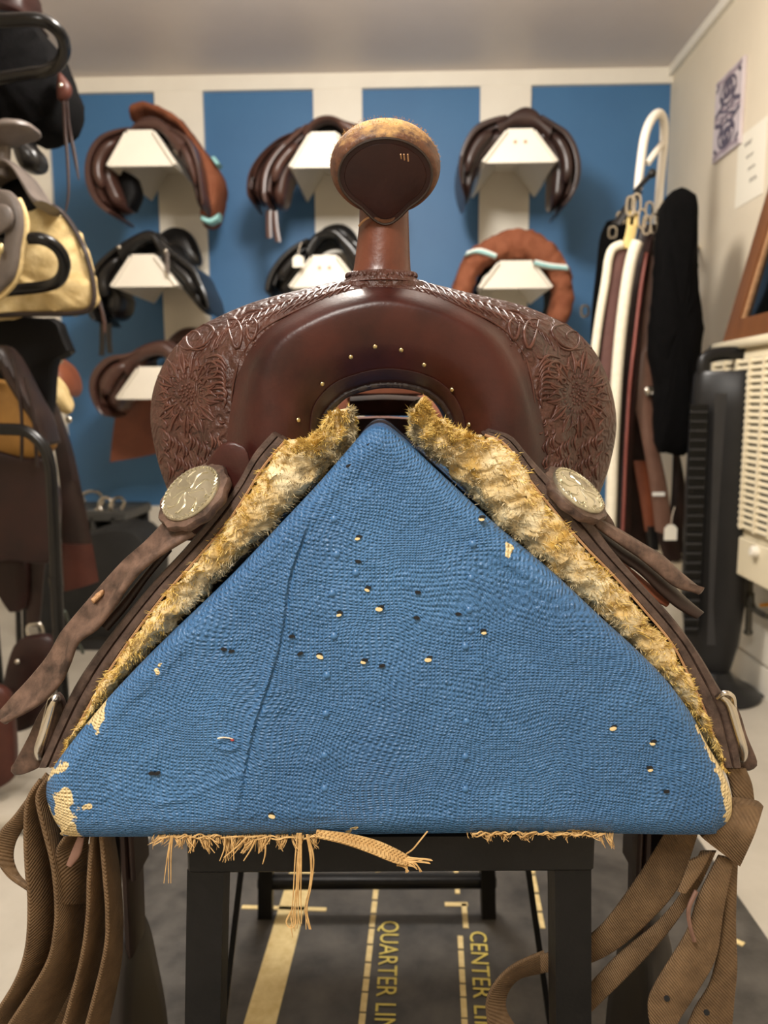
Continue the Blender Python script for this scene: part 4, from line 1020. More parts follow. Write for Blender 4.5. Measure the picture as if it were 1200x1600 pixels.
b1 = PY(222, 215, 3.1)
e = esaddle('brown english saddle with a rust cover slung over one side', 'english_saddle', b1, 'brown_saddle',
  ([(196, 217), (206, 205), (218, 191), (235, 184), (252, 188), (264, 200), (282, 208), (296, 222)], [(206, 224), (213, 210), (222, 205), (236, 206), (250, 207), (260, 216), (270, 230), (280, 246)]),
  [([(214, 200), (186, 203), (156, 215), (138, 242), (134, 275), (142, 305), (160, 328), (192, 346)], [(216, 214), (196, 230), (178, 250), (172, 268), (180, 290), (188, 308), (198, 318), (208, 328)], 0),
   ([(262, 198), (288, 210), (303, 228), (312, 258), (317, 292), (320, 318), (314, 338)], [(256, 214), (268, 230), (280, 252), (292, 276), (299, 302), (303, 326), (308, 340)], 0)], Y0=2.93)
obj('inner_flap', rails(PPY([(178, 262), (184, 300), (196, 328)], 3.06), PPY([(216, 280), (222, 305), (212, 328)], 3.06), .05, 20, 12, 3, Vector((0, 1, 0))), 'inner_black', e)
rc_ = empty('saddle_cover', PY(320, 260, 3.2), 'rust cloth saddle cover with teal bands hanging off a brown saddle', 'saddle cover')
obj('cover_cloth', rails(PPY([(205, 184), (222, 173), (240, 171), (268, 181), (292, 197), (315, 228), (336, 256), (351, 285), (348, 320), (340, 346), (326, 356)], 3.12),
    PPY([(210, 194), (228, 184), (245, 186), (270, 198), (293, 216), (310, 242), (318, 270), (322, 300), (320, 325), (319, 345), (318, 354)], 3.12), .10, 50, 16, 3, Vector((0, 1, 0)), taper=.06, ns=30, amp=.005), 'rust_cover', rc_)
obj('teal_band', rails(PPY([(331, 250), (340, 262)], 3.06), PPY([(338, 247), (346, 258)], 3.06), .03, 8, 10, 4, Vector((0, 1, 0))), 'teal_band', rc_)
obj('teal_band', rails(PPY([(317, 337), (330, 343), (345, 334)], 3.03), PPY([(317, 347), (330, 352), (343, 346)], 3.03), .03, 14, 10, 4, Vector((0, 1, 0))), 'teal_band', rc_)

e = esaddle('smooth mid-brown english saddle beside the horn with two thin straps', 'english_saddle', PY(505, 215, 3.1), 'brown_saddle',
  ([(474, 206), (488, 191), (503, 184), (521, 184), (540, 191), (566, 199), (584, 212)], [(478, 222), (490, 203), (508, 192), (524, 195), (536, 207), (552, 222), (568, 236)]),
  [([(468, 205), (438, 217), (410, 240), (392, 266), (386, 292), (389, 312), (399, 327)], [(450, 226), (424, 242), (408, 266), (404, 292), (406, 308), (408, 316), (404, 324)], .08),
   ([(486, 190), (457, 212), (428, 240), (411, 271), (409, 304), (416, 322), (426, 332)], [(486, 216), (472, 240), (452, 268), (445, 295), (440, 318), (436, 328), (432, 332)], 0),
   ([(545, 194), (578, 212), (602, 240), (616, 270), (616, 295), (606, 312)], [(540, 214), (560, 235), (582, 262), (590, 285), (592, 300), (596, 312)], .04)],
  straps=([(420, 328), (420, 350), (421, 372)], [(429, 330), (431, 355), (435, 378)]), cantle=[(455, 210), (463, 199), (480, 196), (500, 196), (520, 200), (520, 215), (480, 215)])

e = esaddle('very dark brown english saddle with wide rounded flaps near the corner', 'english_saddle', PY(815, 210, 3.1), 'dark_saddle',
  ([(772, 190), (788, 186), (801, 177), (818, 169), (834, 173), (848, 187), (862, 194)], [(780, 216), (792, 206), (804, 200), (818, 200), (832, 202), (845, 210), (856, 222)]),
  [([(800, 180), (770, 185), (742, 197), (726, 220), (717, 248), (717, 278), (725, 307), (733, 328)], [(800, 206), (778, 226), (758, 246), (746, 266), (739, 289), (738, 306), (738, 318), (738, 324)], 0),
   ([(838, 176), (866, 193), (886, 206), (900, 228), (907, 256), (905, 283), (894, 308), (876, 328), (861, 336)], [(834, 206), (848, 222), (860, 240), (866, 258), (865, 284), (864, 306), (860, 320), (857, 330), (858, 334)], 0)])

e = esaddle('black english saddle with straps hanging over the brown saddle', 'english_saddle', PY(226, 408, 3.1), 'black_saddle',
  ([(186, 384), (209, 370), (232, 361), (246, 365), (258, 382), (272, 396)], [(194, 412), (205, 396), (220, 384), (236, 378), (246, 388), (256, 408)]),
  [([(214, 369), (186, 384), (164, 401), (147, 420), (139, 448), (137, 472), (141, 496), (166, 512)], [(210, 396), (196, 416), (182, 436), (180, 450), (186, 462), (184, 482), (180, 500), (176, 511)], 0),
   ([(246, 366), (262, 384), (284, 402), (306, 419), (316, 440), (326, 464), (331, 500)], [(244, 398), (252, 415), (266, 434), (284, 456), (304, 480), (312, 496), (318, 506)], 0)],
  cantle=[(246, 372), (256, 359), (272, 354), (292, 360), (305, 378), (313, 408), (300, 418), (270, 400)], straps=([(160, 505), (160, 530), (159, 556)], [(170, 505), (170, 530), (172, 552)]))
obj('girth_strap', ribbon(PPY([(153, 470), (160, 500), (161, 520)], 2.87), PPY([(157, 470), (165, 500), (166, 520)], 2.87), .004, 12), 'brown_saddle', e)
for x, y in ((186, 386), (259, 392)): obj('stud', blob(PY(x, y, 2.88), .008, .005, .008, 10, 6), 'chrome', e)
obj('clear_strap', ribbon(PPY([(258, 394), (259, 426)], 2.875), PPY([(264, 394), (265, 430)], 2.875), .003, 8), 'grey_leather', e)

e = esaddle('glossy black english saddle with a white price tag', 'english_saddle', PY(508, 408, 3.1), 'black_saddle',
  ([(478, 384), (491, 368), (509, 359), (526, 359), (540, 368), (556, 380), (570, 396)], [(484, 406), (492, 388), (506, 372), (522, 372), (534, 388), (544, 404), (552, 418)]),
  [([(486, 370), (457, 385), (434, 406), (420, 428), (414, 450), (417, 470)], [(484, 404), (472, 420), (456, 442), (450, 456), (446, 466), (440, 474)], 0),
   ([(540, 366), (566, 386), (588, 410), (600, 440), (602, 470)], [(536, 400), (550, 420), (566, 442), (576, 460), (582, 474)], 0)],
  cantle=[(496, 370), (504, 356), (522, 349), (540, 351), (555, 364), (560, 380), (540, 376), (515, 366)])
tagcard(e, 466, 408, 2.86)

cv = empty('saddle_cover', PY(806, 412, 3.1), 'quilted rust saddle cover with two teal and white bands round a bracket', 'saddle cover')
CO = [(702, 466), (714, 428), (730, 396), (757, 377), (786, 364), (811, 359), (834, 365), (857, 379), (876, 402), (890, 430), (892, 474), (884, 506)]
CI = [(736, 466), (744, 437), (756, 420), (776, 411), (804, 409), (830, 413), (848, 425), (860, 446), (862, 462), (861, 474), (857, 486), (853, 498)]
obj('cover_cloth', rails(PPY(CO, 2.95), PPY(CI, 2.95), .07, 90, 20, 3, Vector((0, 1, 0)), ns=36, amp=.010), 'rust_cover', cv)
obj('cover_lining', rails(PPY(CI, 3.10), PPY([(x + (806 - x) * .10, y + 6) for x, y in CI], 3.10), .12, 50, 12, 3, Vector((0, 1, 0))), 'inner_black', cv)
for a, b in ((((725, 402), (745, 397), (774, 405)), ((730, 393), (750, 388), (776, 397))), (((833, 415), (858, 421), (888, 424)), ((836, 406), (858, 411), (885, 414)))):
    bq = obj('white_band', rails(PPY(a, 2.885), PPY(b, 2.885), .012, 20, 10, 4, Vector((0, 1, 0))), 'white_band', cv)
    obj('teal_band', rails(PPY([(x, y - 2.5) for x, y in a], 2.872), PPY([(x, y + 2.5) for x, y in b], 2.872), .006, 20, 10, 4, Vector((0, 1, 0))), 'teal_band', cv)

e = esaddle('brown english saddle low on the wall above a rust flap', 'english_saddle', PY(232, 582, 3.1), 'brown_saddle',
  ([(188, 562), (204, 552), (228, 538), (254, 532), (272, 541), (290, 556)], [(204, 588), (214, 572), (230, 560), (252, 556), (266, 566), (280, 582)]),
  [([(228, 540), (200, 552), (170, 557), (148, 577), (140, 602), (147, 630), (164, 652), (178, 659)], [(222, 574), (208, 586), (196, 602), (188, 618), (184, 632), (182, 644), (180, 652), (180, 657)], 0),
   ([(268, 540), (300, 556), (325, 580), (338, 610), (336, 640)], [(266, 566), (285, 586), (300, 606), (310, 624), (316, 640)], 0)],
  cantle=[(262, 534), (272, 520), (288, 512), (308, 513), (322, 530), (318, 546), (290, 546)])
rf = empty('leather_flap', PY(205, 640, 3.2), 'rust brown leather flap hanging below the low wall bracket', 'leather flap')
obj('flap_sheet', ribbon(PPY([(184, 618), (180, 650), (175, 690), (172, 722)], 3.16), PPY([(256, 618), (254, 650), (250, 690), (248, 708)], 3.30), .006, 16, 3), 'rust_leather', rf)

# ------------------------------------------------------------------ saddle rack on the left with its load
rk = empty('saddle_rack', (PZ(95, 1105, 0).x - .05, PZ(95, 1105, 0).y, 0), 'black tubular steel saddle rack loaded with western saddles', 'rack')
DR = 1.60
T = 'black_tube'
tr = .0125
obj('arm_loop', tube([P(-90, 30, 1.55), P(0, 32, 1.55), P(60, 31, 1.55), P(88, 45, 1.57), P(101, 70, 1.62), P(95, 95, 1.68), P(75, 110, 1.72), P(40, 116, 1.74), P(-90, 136, 1.76)], tr, 12, 60), T, rk)
obj('arm_loop', tube([P(-90, 372, 1.62), P(30, 372, 1.62), P(68, 374, 1.62), P(92, 390, 1.64), P(101, 414, 1.66), P(92, 438, 1.68), P(66, 448, 1.70), P(0, 455, 1.70), P(-90, 465, 1.70)], tr, 12, 60), T, rk)
fl_ = PZ(97, 1130, 0)
obj('upright', tube([P(-90, 670, 1.60), P(20, 671, 1.60), P(45, 676, 1.60), P(68, 698, 1.60), P(78, 728, 1.60), P(82, 780, 1.60), P(90, 960, 1.60), P(97, 1060, 1.60), W(P(99, 1100, 1.6).dot(RT), 1.6, 0)], tr, 12, 70), T, rk)
obj('upright', tube([P(-40, -200, 1.75), P(-40, 600, 1.75), W(P(-40, 600, 1.75).dot(RT), 1.75, 0)], tr * 1.3, 12, 20), T, rk)
for q, px in enumerate((25, 36)):
    b_3 = P(px, 1000, 2.2); obj('strut', tube([P(px, 820, 2.2), W(b_3.dot(RT), 2.2, 0)], .008, 10), T, rk)
obj('brace', tube([P(101, 955, 1.65), P(112, 985, 1.7), P(130, 1020, 1.75)], .004, 8), mat('green_steel', (58, 66, 58), None, .4), rk)
obj('collar', tube([P(86, 900, 1.60), P(87.5, 916, 1.60)], .0145, 12), T, rk)
obj('foot_plate', box((PZ(30, 1270, 0).x, PZ(30, 1270, 0).y, .02), (.30, .18, .04), None, .01), 'base_grey', rk)
# black saddle on the top arm
s1 = empty('western_saddle', P(20, 120, 1.75), 'black western saddle with a black fleece underside on the top rack arm', 'saddle', 'western saddles on the black rack')
obj('fleece_skirt', pillow([P(x, y, 1.86) for x, y in ((-80, 20), (0, 12), (30, 17), (60, 45), (80, 90), (94, 128), (94, 155), (80, 184), (48, 200), (10, 196), (-80, 180))], HD * .16, 60, .2, .06, 40, .006), 'black_fleece', s1)
obj('fork', pillow([P(x, y, 1.96) for x, y in ((-80, -40), (20, -40), (36, -20), (37, 14), (40, 26), (-80, 40))], HD * .12, 40, .2, .1), 'maroon', s1)
cn = obj('tie_rosette', pillow([P(x, y, 1.83) for x, y in ((90, 113), (100, 120), (108, 133), (106, 147), (95, 156), (88, 150))], HD * .02, 24, .3, .2), 'redbrown', s1)
obj('concho', blob(P(95, 133, 1.815), .005, .004, .005, 12, 6), 'chrome', cn)
obj('saddle_string', ribbon([P(97, 152, 1.84), P(99, 200, 1.84), P(103, 250, 1.84), P(105, 300, 1.84), P(101, 332, 1.84)], [P(101, 152, 1.84), P(104, 200, 1.84), P(108, 250, 1.84), P(109, 300, 1.84), P(104, 330, 1.84)], .003, 30), 'dark_saddle', s1)
obj('saddle_string', ribbon([P(102, 150, 1.85), P(106, 200, 1.85), P(114, 245, 1.85), P(122, 282, 1.85)], [P(106, 150, 1.85), P(110, 195, 1.85), P(120, 245, 1.85), P(124, 280, 1.85)], .003, 30), 'dark_saddle', s1)
# grey saddle with cream fleece on the second arm
s2 = empty('western_saddle', P(40, 460, 1.8), 'worn grey western saddle with cream fleece showing behind the rack arm', 'saddle', 'western saddles on the black rack')
obj('fleece_skirt', pillow([P(x, y, 1.80) for x, y in ((-80, 335), (30, 332), (60, 322), (84, 325), (108, 350), (128, 388), (141, 432), (144, 462), (137, 482), (110, 487), (40, 488), (-80, 492))], HD * .05, 70, .35, .05, 34, .010), 'cream_fleece', s2)
obj('skirt_edge', tube([P(x, y, 1.80) for x, y in ((60, 322), (86, 324), (111, 350), (131, 388), (144, 432), (147, 464), (139, 484), (110, 490), (40, 491), (-80, 495))], .006, 8, 60), 'dark_welt', s2)
obj('horn_cap', pillow([P(x, y, 1.66) for x, y in ((-40, 205), (0, 188), (22, 183), (40, 187), (43, 194), (36, 200), (15, 206), (-20, 216))], HD * .08, 30, .3, .2), 'grey_leather', s2)
obj('horn_neck', tube([P(4, 200, 1.72), P(6, 235, 1.72), P(2, 275, 1.72)], .014, 14, 8), 'grey_leather', s2)
obj('cantle', pillow([P(x, y, 1.86) for x, y in ((16, 212), (34, 207), (46, 222), (58, 236), (61, 252), (54, 262), (32, 262), (20, 240))], HD * .06, 36, .2, .15), 'black_saddle', s2)
obj('fork', rails([P(x, y, 1.74) for x, y in ((-60, 300), (-20, 262), (14, 252), (38, 268), (58, 295), (72, 315), (84, 322))], [P(x, y, 1.74) for x, y in ((-60, 330), (-14, 285), (18, 267), (36, 275), (50, 300), (60, 320), (66, 330))], .06, 40, 14, 2.6), 'grey_leather', s2)
obj('gullet_shade_fill', pillow([P(x, y, 1.80) for x, y in ((-40, 325), (0, 292), (20, 272), (38, 278), (52, 302), (62, 326), (30, 332), (-20, 340))], HD * .04, 36, .1, .1), 'inner_black', s2)  # near-black filler standing in for the shade inside the gullet
sk = obj('skirt', rails([P(x, y, 1.60) for x, y in ((-60, 285), (0, 296), (18, 300), (32, 318), (37, 350), (32, 385), (28, 415), (18, 440), (-10, 466))], [P(x, y, 1.60) for x, y in ((-60, 300), (-6, 330), (0, 345), (8, 355), (10, 370), (6, 390), (0, 410), (-10, 425), (-40, 440))], .012, 50, 14, 4), 'grey_leather', s2)
obj('skirt_fleece_edge', tube([P(x, y, 1.612) for x, y in ((28, 312), (36, 330), (40, 352), (35, 390), (30, 420), (18, 445), (-8, 470))], .008, 8, 40), 'cream_fleece', s2)
obj('rigging_tab', pillow([P(x, y, 1.57) for x, y in ((-40, 325), (0, 318), (14, 325), (18, 342), (8, 358), (-30, 372))], HD * .012, 30, .2, .1), 'grey_leather', sk)
obj('concho', blob(P(1, 388, 1.57), .006, .004, .011, 14, 8), 'brass', sk)
# black pads below
s3 = empty('western_saddle', P(30, 560, 1.9), 'black western saddle under the cream fleece one with a dark square skirt', 'saddle', 'western saddles on the black rack')
obj('skirt', pillow([P(x, y, 1.90) for x, y in ((-80, 498), (60, 496), (88, 500), (98, 525), (108, 552), (84, 560), (78, 600), (74, 640), (50, 690), (-80, 700))], HD * .05, 50, .1, .03), 'inner_black', s3)
obj('skirt_corner', pillow([P(x, y, 1.94) for x, y in ((78, 498), (94, 512), (109, 552), (92, 558), (76, 556))], HD * .02, 30, .1, .05), 'dark_brown', s3)
obj('concho', blob(P(110, 549, 1.93), .006, .004, .006, 10, 6), 'chrome', s3)
# tan fleece roll with rust leather
s4 = empty('western_saddle', P(90, 610, 2.15), 'rust brown saddle with a tan fleece edge behind the black one', 'saddle', 'western saddles on the black rack')
obj('fork', pillow([P(x, y, 2.18) for x, y in ((70, 555), (84, 560), (98, 572), (108, 592), (110, 610), (102, 620), (84, 600))], HD * .10, 30, .3, .2), 'rust_leather', s4)
obj('fleece_edge', pillow([P(x, y, 2.10) for x, y in ((74, 588), (86, 590), (98, 606), (108, 632), (108, 642), (100, 648), (86, 640), (74, 624))], HD * .04, 30, .3, .15, 50, .005), 'cream_fleece', s4)
for x, y in ((80, 617), (107, 656), (93, 563)): obj('concho', blob(P(x, y, 2.07), .010, .006, .010, 10, 6), 'chrome', s4)
# brown saddle with mustard panel and long fender
s5 = empty('western_saddle', P(40, 760, 1.8), 'dark brown saddle with mustard lining and long fenders on the lowest arm', 'saddle', 'western saddles on the black rack')
obj('mustard_lining', pillow([P(x, y, 1.78) for x, y in ((-60, 600), (30, 600), (52, 622), (68, 650), (80, 680), (80, 700), (60, 716), (30, 716), (-60, 720))], HD * .04, 40, .2, .1), 'mustard', s5)
obj('fork', rails([P(x, y, 1.72) for x, y in ((-60, 560), (0, 540), (18, 546), (36, 575), (58, 620), (74, 650), (84, 690))], [P(x, y, 1.72) for x, y in ((-60, 610), (-10, 575), (8, 580), (24, 606), (44, 636), (60, 660), (76, 696))], .05, 40, 14, 2.6), 'dark_brown', s5)
for a, b, c in (((20, 560), (33, 640), (34, 720)), ((40, 590), (52, 650), (58, 730))):
    obj('saddle_string', tube([P(*a, 1.67), P(*b, 1.67), P(*c, 1.67)], .004, 8, 14), 'dark_brown', s5)
obj('fender', pillow([P(x, y, 1.74) for x, y in ((-60, 712), (40, 716), (70, 715), (88, 760), (92, 800), (86, 840), (76, 880), (10, 876), (-60, 880))], HD * .02, 40, .15, .06), 'maroon', s5)
obj('fender', ribbon([P(x, y, 1.95) for x, y in ((70, 625), (84, 690), (94, 760), (96, 830), (100, 922))], [P(x, y, 1.99) for x, y in ((92, 640), (112, 700), (128, 770), (142, 840), (153, 907))], .012, 40, 1.5), 'dark_brown', s5)
obj('fender_tip', ribbon([P(x, y, 1.94) for x, y in ((96, 850), (100, 924))], [P(x, y, 1.985) for x, y in ((144, 850), (154, 908))], .014, 12, 1.2), 'redbrown', s5)
obj('fender_lining', pillow([P(x, y, 1.86) for x, y in ((-60, 800), (0, 800), (60, 800), (72, 830), (78, 876), (40, 874), (-60, 872))], HD * .02, 30, .1, .05), 'redbrown', s5)
obj('stirrup_leather', pillow([P(x, y, 1.9) for x, y in ((-60, 870), (10, 872), (38, 875), (42, 920), (38, 952), (10, 956), (4, 930), (-60, 960))], HD * .02, 30, .1, .05), 'maroon', s5)
obj('stirrup_leather', ribbon([P(42, 876, 1.92), P(42, 930, 1.92), P(41, 978, 1.92)], [P(70, 880, 1.92), P(66, 930, 1.92), P(62, 978, 1.92)], .01, 14), 'dark_brown', s5)
obj('buckle', tube([P(44, 978, 1.9), P(62, 975, 1.9), P(66, 992, 1.9), P(46, 994, 1.9)], .004, 6, 20, closed=True), 'chrome', s5)
# stirrups on the floor side
for lab, pts, d in (('maroon leather stirrup fender with rivets below the rack', ((20, 1010), (50, 995), (80, 1000), (90, 1040), (80, 1090), (60, 1130), (20, 1146), (8, 1120), (2, 1080)), 1.70), ('red-brown leather flap beside the rack foot', ((-60, 1080), (0, 1078), (14, 1110), (20, 1190), (12, 1225), (-60, 1240)), 1.55)):
    f_ = empty('stirrup_fender', P(30, 1120, d), lab, 'stirrup')
    so = obj('leather', pillow([P(x, y, d) for x, y in pts], HD * .03, 36, .2, .06), 'maroon' if d > 1.6 else 'redbrown', f_)
    if d > 1.6:
        for x, y in ((27, 1034), (13, 1080)): obj('rivet', blob(P(x, y, d - .012), .006, .004, .006, 10, 6), 'chrome', so)

# ------------------------------------------------------------------ things on the floor by the back wall
cr = empty('storage_crate', (PY(150, 900, 3.0).x, 3.05, 0), 'black and grey plastic crate holding chrome stirrup irons', 'crate')
ztop = PY(150, 800, 2.9).z; zbot = ztop - .24; x0 = PY(60, 800, 2.9).x; x1 = PY(192, 800, 2.9).x
obj('crate_body', box(((x0 + x1) / 2, 3.06, zbot / 2), (x1 - x0, .30, zbot), None, .01), 'crate_black', cr)
for k in range(4):
    xx = x0 + (x1 - x0) * (k + .5) / 4; obj('divider', box((xx, 3.05, (zbot + ztop) / 2 - .01), (.014, .30, ztop - zbot - .02), None, .002), 'crate_grey', cr)
obj('crate_rim', box(((x0 + x1) / 2, 3.06, ztop - .02), (x1 - x0 + .01, .32, .04), None, .006), 'crate_grey', cr)
obj('crate_back', box(((x0 + x1) / 2, 3.19, (zbot + ztop) / 2), (x1 - x0, .02, ztop - zbot), None, .002), 'crate_black', cr)
for i, (px, rr, tilt) in enumerate(((143, .045, .5), (184, .03, 1.1), (166, .030, -.4), (116, .04, .2))):
    c = PY(px, 800, 2.95); c.z = ztop + rr * .75
    X = Vector((math.cos(tilt), math.sin(tilt) * .7, .1)).normalized(); pts = [c + X * (rr * math.cos(a)) + Vector((0, 0, 1)) * (rr * .9 * math.sin(a)) for a in [2 * math.pi * q / 20 for q in range(20)]]
    si = empty('stirrup_iron', c - Vector((0, 0, rr)), ['large chrome stirrup iron standing on the crate', 'small chrome ring lying at the crate corner', 'chrome stirrup iron leaning between two others on the crate', 'chrome stirrup iron beside the brown fender on the crate'][i], 'stirrup iron')
    obj('iron_loop', tube(pts, .007, 8, closed=True), 'chrome', si); obj('tread', box(c - Vector((0, 0, rr * .85)), (rr * 1.4, .03, .012), None, .003), 'chrome', si)
bx = empty('storage_bag', (PY(190, 980, 2.75).x, 2.75, 0), 'dark grey soft storage bag with a rounded top beside the crate', 'bag')
obj('bag_body', pillow([PY(x, y, 2.66) for x, y in ((60, 920), (60, 860), (110, 842), (160, 826), (200, 824), (222, 838), (236, 870), (238, 940), (238, 990), (150, 1000), (60, 1000))], Vector((0, .22, 0)), 48, .12, .06), mat('bag_grey', (34, 34, 34), (42, 42, 41), .6, 10), bx)
obj('bag_base', pillow([PY(x, y, 2.67) for x, y in ((60, 985), (150, 985), (238, 982), (240, 1010), (238, 1100), (60, 1100))], Vector((0, .2, 0)), 40, .05, .04), 'crate_black', bx)

# ------------------------------------------------------------------ right wall: tile, note, heater, mirror, gas pipe
def XW(px, py, off=0.0): return PX(px, py, XR - off)
q = [XW(1116, 255, .004), XW(1158, 226, .004), XW(1167, 88, .004), XW(1122, 128, .004)]
ya = (q[0].y + q[3].y) / 2; yb = (q[1].y + q[2].y) / 2; z0 = (q[0].z + q[1].z) / 2; z1 = (q[2].z + q[3].z) / 2
tl = empty('wall_tile', (XR, (ya + yb) / 2, z0), 'white decorative tile with a purple grey scroll pattern on the cream wall', 'tile')
obj('tile_body', box((XR - .006, (ya + yb) / 2, (z0 + z1) / 2), (.012, abs(ya - yb), z1 - z0), None, .002), 'tile_white', tl, smooth=False)
ti = []; tp = []
def T2(u, v): return Vector((XR - .0135, yb + (ya - yb) * (1 - u), z0 + (z1 - z0) * v))   # u from the near edge, v up
def tstroke(pts, r, dest): dest.append(tube([T2(*p) for p in pts], r, 5, max(8, len(pts) * 4)))
for sgn in (0, 1):
    f = (lambda u, v: (u, v)) if not sgn else (lambda u, v: (1 - u, 1 - v))
    tstroke([f(.2 + .28 * math.cos(a) + .3, .76 + .15 * math.sin(a)) for a in [2 * math.pi * k / 16 for k in range(17)]], .006, ti)
    tstroke([f(.5 + .14 * math.cos(a), .78 + .08 * math.sin(a)) for a in [2 * math.pi * k / 12 for k in range(13)]], .010, ti)
    tstroke([f(.5, .70), f(.5, .78), f(.52, .85)], .012, ti)
    for q_ in range(5): tstroke([f(.15 + .175 * q_, .60), f(.35 + .075 * q_, .545), f(.5, .52)], .006, ti if q_ % 2 == 0 else tp)
    tstroke([f(.05, .55), f(.25, .60), f(.35, .68), f(.2, .74)], .008, ti); tstroke([f(.95, .55), f(.75, .60), f(.65, .68), f(.8, .74)], .008, ti)
    tstroke([f(.05, .96), f(.3, .93), f(.5, .95), f(.7, .93), f(.95, .96)], .008, tp); tstroke([f(.06, .86), f(.16, .92), f(.06, .96)], .007, ti); tstroke([f(.94, .86), f(.84, .92), f(.94, .96)], .007, ti)
    tstroke([f(.02, .51), f(.2, .5), f(.34, .5)], .006, tp)
def flat(vf): return [Vector((XR - .0125 - (XR - .0135 - v.x) * .08, v.y, v.z)) for v in vf[0]], vf[1]
tag(obj('scroll_print', flat(merge(ti)), 'tile_ink', tl), kind='stuff'); tag(obj('pale_print', flat(merge(tp)), 'tile_pink', tl), kind='stuff')
# handwritten note
n0, n1 = XW(1156, 285, 0), XW(1192, 215, 0)
nt_ = empty('paper_note', (XR, n0.y, n0.z), 'white paper note with handwriting taped to the cream wall', 'note')
ny0, ny1 = XW(1152, 270, 0).y, XW(1196, 250, 0).y; nz0, nz1 = XW(1165, 318, 0).z, XW(1165, 208, 0).z
obj('paper', box((XR - .0012, (ny0 + ny1) / 2, (nz0 + nz1) / 2), (.0016, abs(ny0 - ny1), nz1 - nz0)), 'paper_tag', nt_, smooth=False)
wr = []
for r_ in range(4):
    zz = nz1 - (nz1 - nz0) * (.18 + .18 * r_); pts = []
    for k in range(26):
        t = k / 25; pts.append(Vector((XR - .0026, ny0 + (ny1 - ny0) * (.15 + .7 * t), zz + .007 * math.sin(k * 2.1 + r_) * (1 if k % 3 else .3))))
    wr.append(tube(pts[4 + 3 * r_:14 + 3 * r_], .0013, 4))
tag(obj('handwriting', merge(wr), 'ink', nt_), kind='stuff')
# gas wall heater
hx = XR - .13; hz1 = PX(1150, 545, hx).z; hz0 = PX(1160, 905, hx).z; hy1 = PX(1112, 560, hx).y; hy0 = hy1 - .75
ht = empty('wall_heater', (XR, (hy0 + hy1) / 2, 0), 'cream gas wall heater with a slotted louvre grille behind the fan', 'heater')
obj('casing', box((XR - .06, (hy0 + hy1) / 2, (hz0 + hz1) / 2), (.118, hy1 - hy0, hz1 - hz0), None, .008), 'heater_cream', ht)
obj('top_cover', box((XR - .065, (hy0 + hy1) / 2, hz1 + .012), (.15, hy1 - hy0 + .02, .028), None, .006), 'heater_cream', ht)
gz1 = PX(1150, 562, hx).z; gz0 = PX(1165, 828, hx).z
obj('grille_recess', box((XR - .122, (hy0 + hy1) / 2, (gz0 + gz1) / 2), (.004, hy1 - hy0 - .06, gz1 - gz0)), 'slot_dark', ht, smooth=False)
NS = 26
for k in range(NS):
    zz = gz0 + (gz1 - gz0) * (k + .5) / NS
    obj('louvre', box((XR - .130, (hy0 + hy1) / 2, zz), (.012, hy1 - hy0 - .05, (gz1 - gz0) / NS * .58), Matrix.Rotation(R(18), 3, 'Y'), 0), 'heater_cream', ht, smooth=False)
for k in range(9):
    yy = hy0 + .03 + (hy1 - hy0 - .06) * k / 8; obj('grille_bar', box((XR - .133, yy, (gz0 + gz1) / 2), (.012, .010, gz1 - gz0)), 'heater_cream', ht, smooth=False)
obj('lower_panel', box((XR - .124, (hy0 + hy1) / 2, (gz0 + hz0) / 2 - .01), (.012, hy1 - hy0 - .02, gz0 - hz0 - .03), None, .004), 'heater_cream', ht)
obj('knob', revolve(PX(1183, 862, hx), (-1, 0, .1), [(.016, -.01), (.016, .012), (.012, .018), (.001, .019)], 18), 'white_paint', ht)
lowz = hz0 - .012
obj('wall_backing', box((XR - .008, (hy0 + hy1) / 2, lowz / 2 + .05), (.012, hy1 - hy0 + .2, lowz - .1)), 'white_paint', ht, smooth=False)
gp = empty('gas_pipe', PX(1171, 985, XR - .05), 'short dark gas pipe with an orange valve under the heater', 'pipe')
pz = lambda px, py: PX(px, py, XR - .05)
obj('pipe', tube([pz(1172, 895), pz(1170, 950), pz(1169, 985)], .010, 12), 'gas_pipe', gp); obj('elbow', tube([pz(1172, 926), pz(1176, 948), pz(1188, 958), pz(1200, 964)], .009, 12, 14), 'gas_pipe', gp)
obj('union_nut', tube([pz(1172, 926), pz(1171, 948)], .014, 6), 'gas_pipe', gp); obj('cap', blob(pz(1169, 988), .014, .014, .010, 14, 8), 'gas_pipe', gp)
obj('valve_handle', obox(pz(1190, 946), pz(1206, 944), .012, .010), 'orange_valve', gp)
# leaning framed mirror on the heater
mr = empty('framed_mirror', PX(1165, 540, hx + .02), 'brown wooden frame with a dark pane leaning on the heater top', 'mirror')
mzb = hz1 + .028
def ML(y, v): return Vector((XR - .10 + .09 * v, y, mzb + .62 * v))
yL = PX(1140, 535, XR - .10).y; tiltv = .10
def MP(u, v): p = ML(yL - .62 * u - tiltv * v * 1.6, v); return p
def bar(a, b, c, d, name, m, th=.022): return obj(name, prism([MP(*a), MP(*b), MP(*c), MP(*d)], Vector((-th, 0, -.003))), m, mr, smooth=False)
bar((0, 0), (.12, 0), (.12, 1), (0, 1), 'frame_stile', 'wood_brown'); bar((.88, 0), (1, 0), (1, 1), (.88, 1), 'frame_stile', 'wood_brown')
bar((.12, 0), (.88, 0), (.88, .1), (.12, .1), 'frame_rail', 'wood_brown'); bar((.12, .9), (.88, .9), (.88, 1), (.12, 1), 'frame_rail', 'wood_brown')
bar((.12, .10), (.15, .10), (.15, .9), (.12, .9), 'gilt_slip', 'edge_tan', .016); bar((.14, .1), (.88, .1), (.88, .9), (.14, .9), 'pane', 'glass_dark', .008)

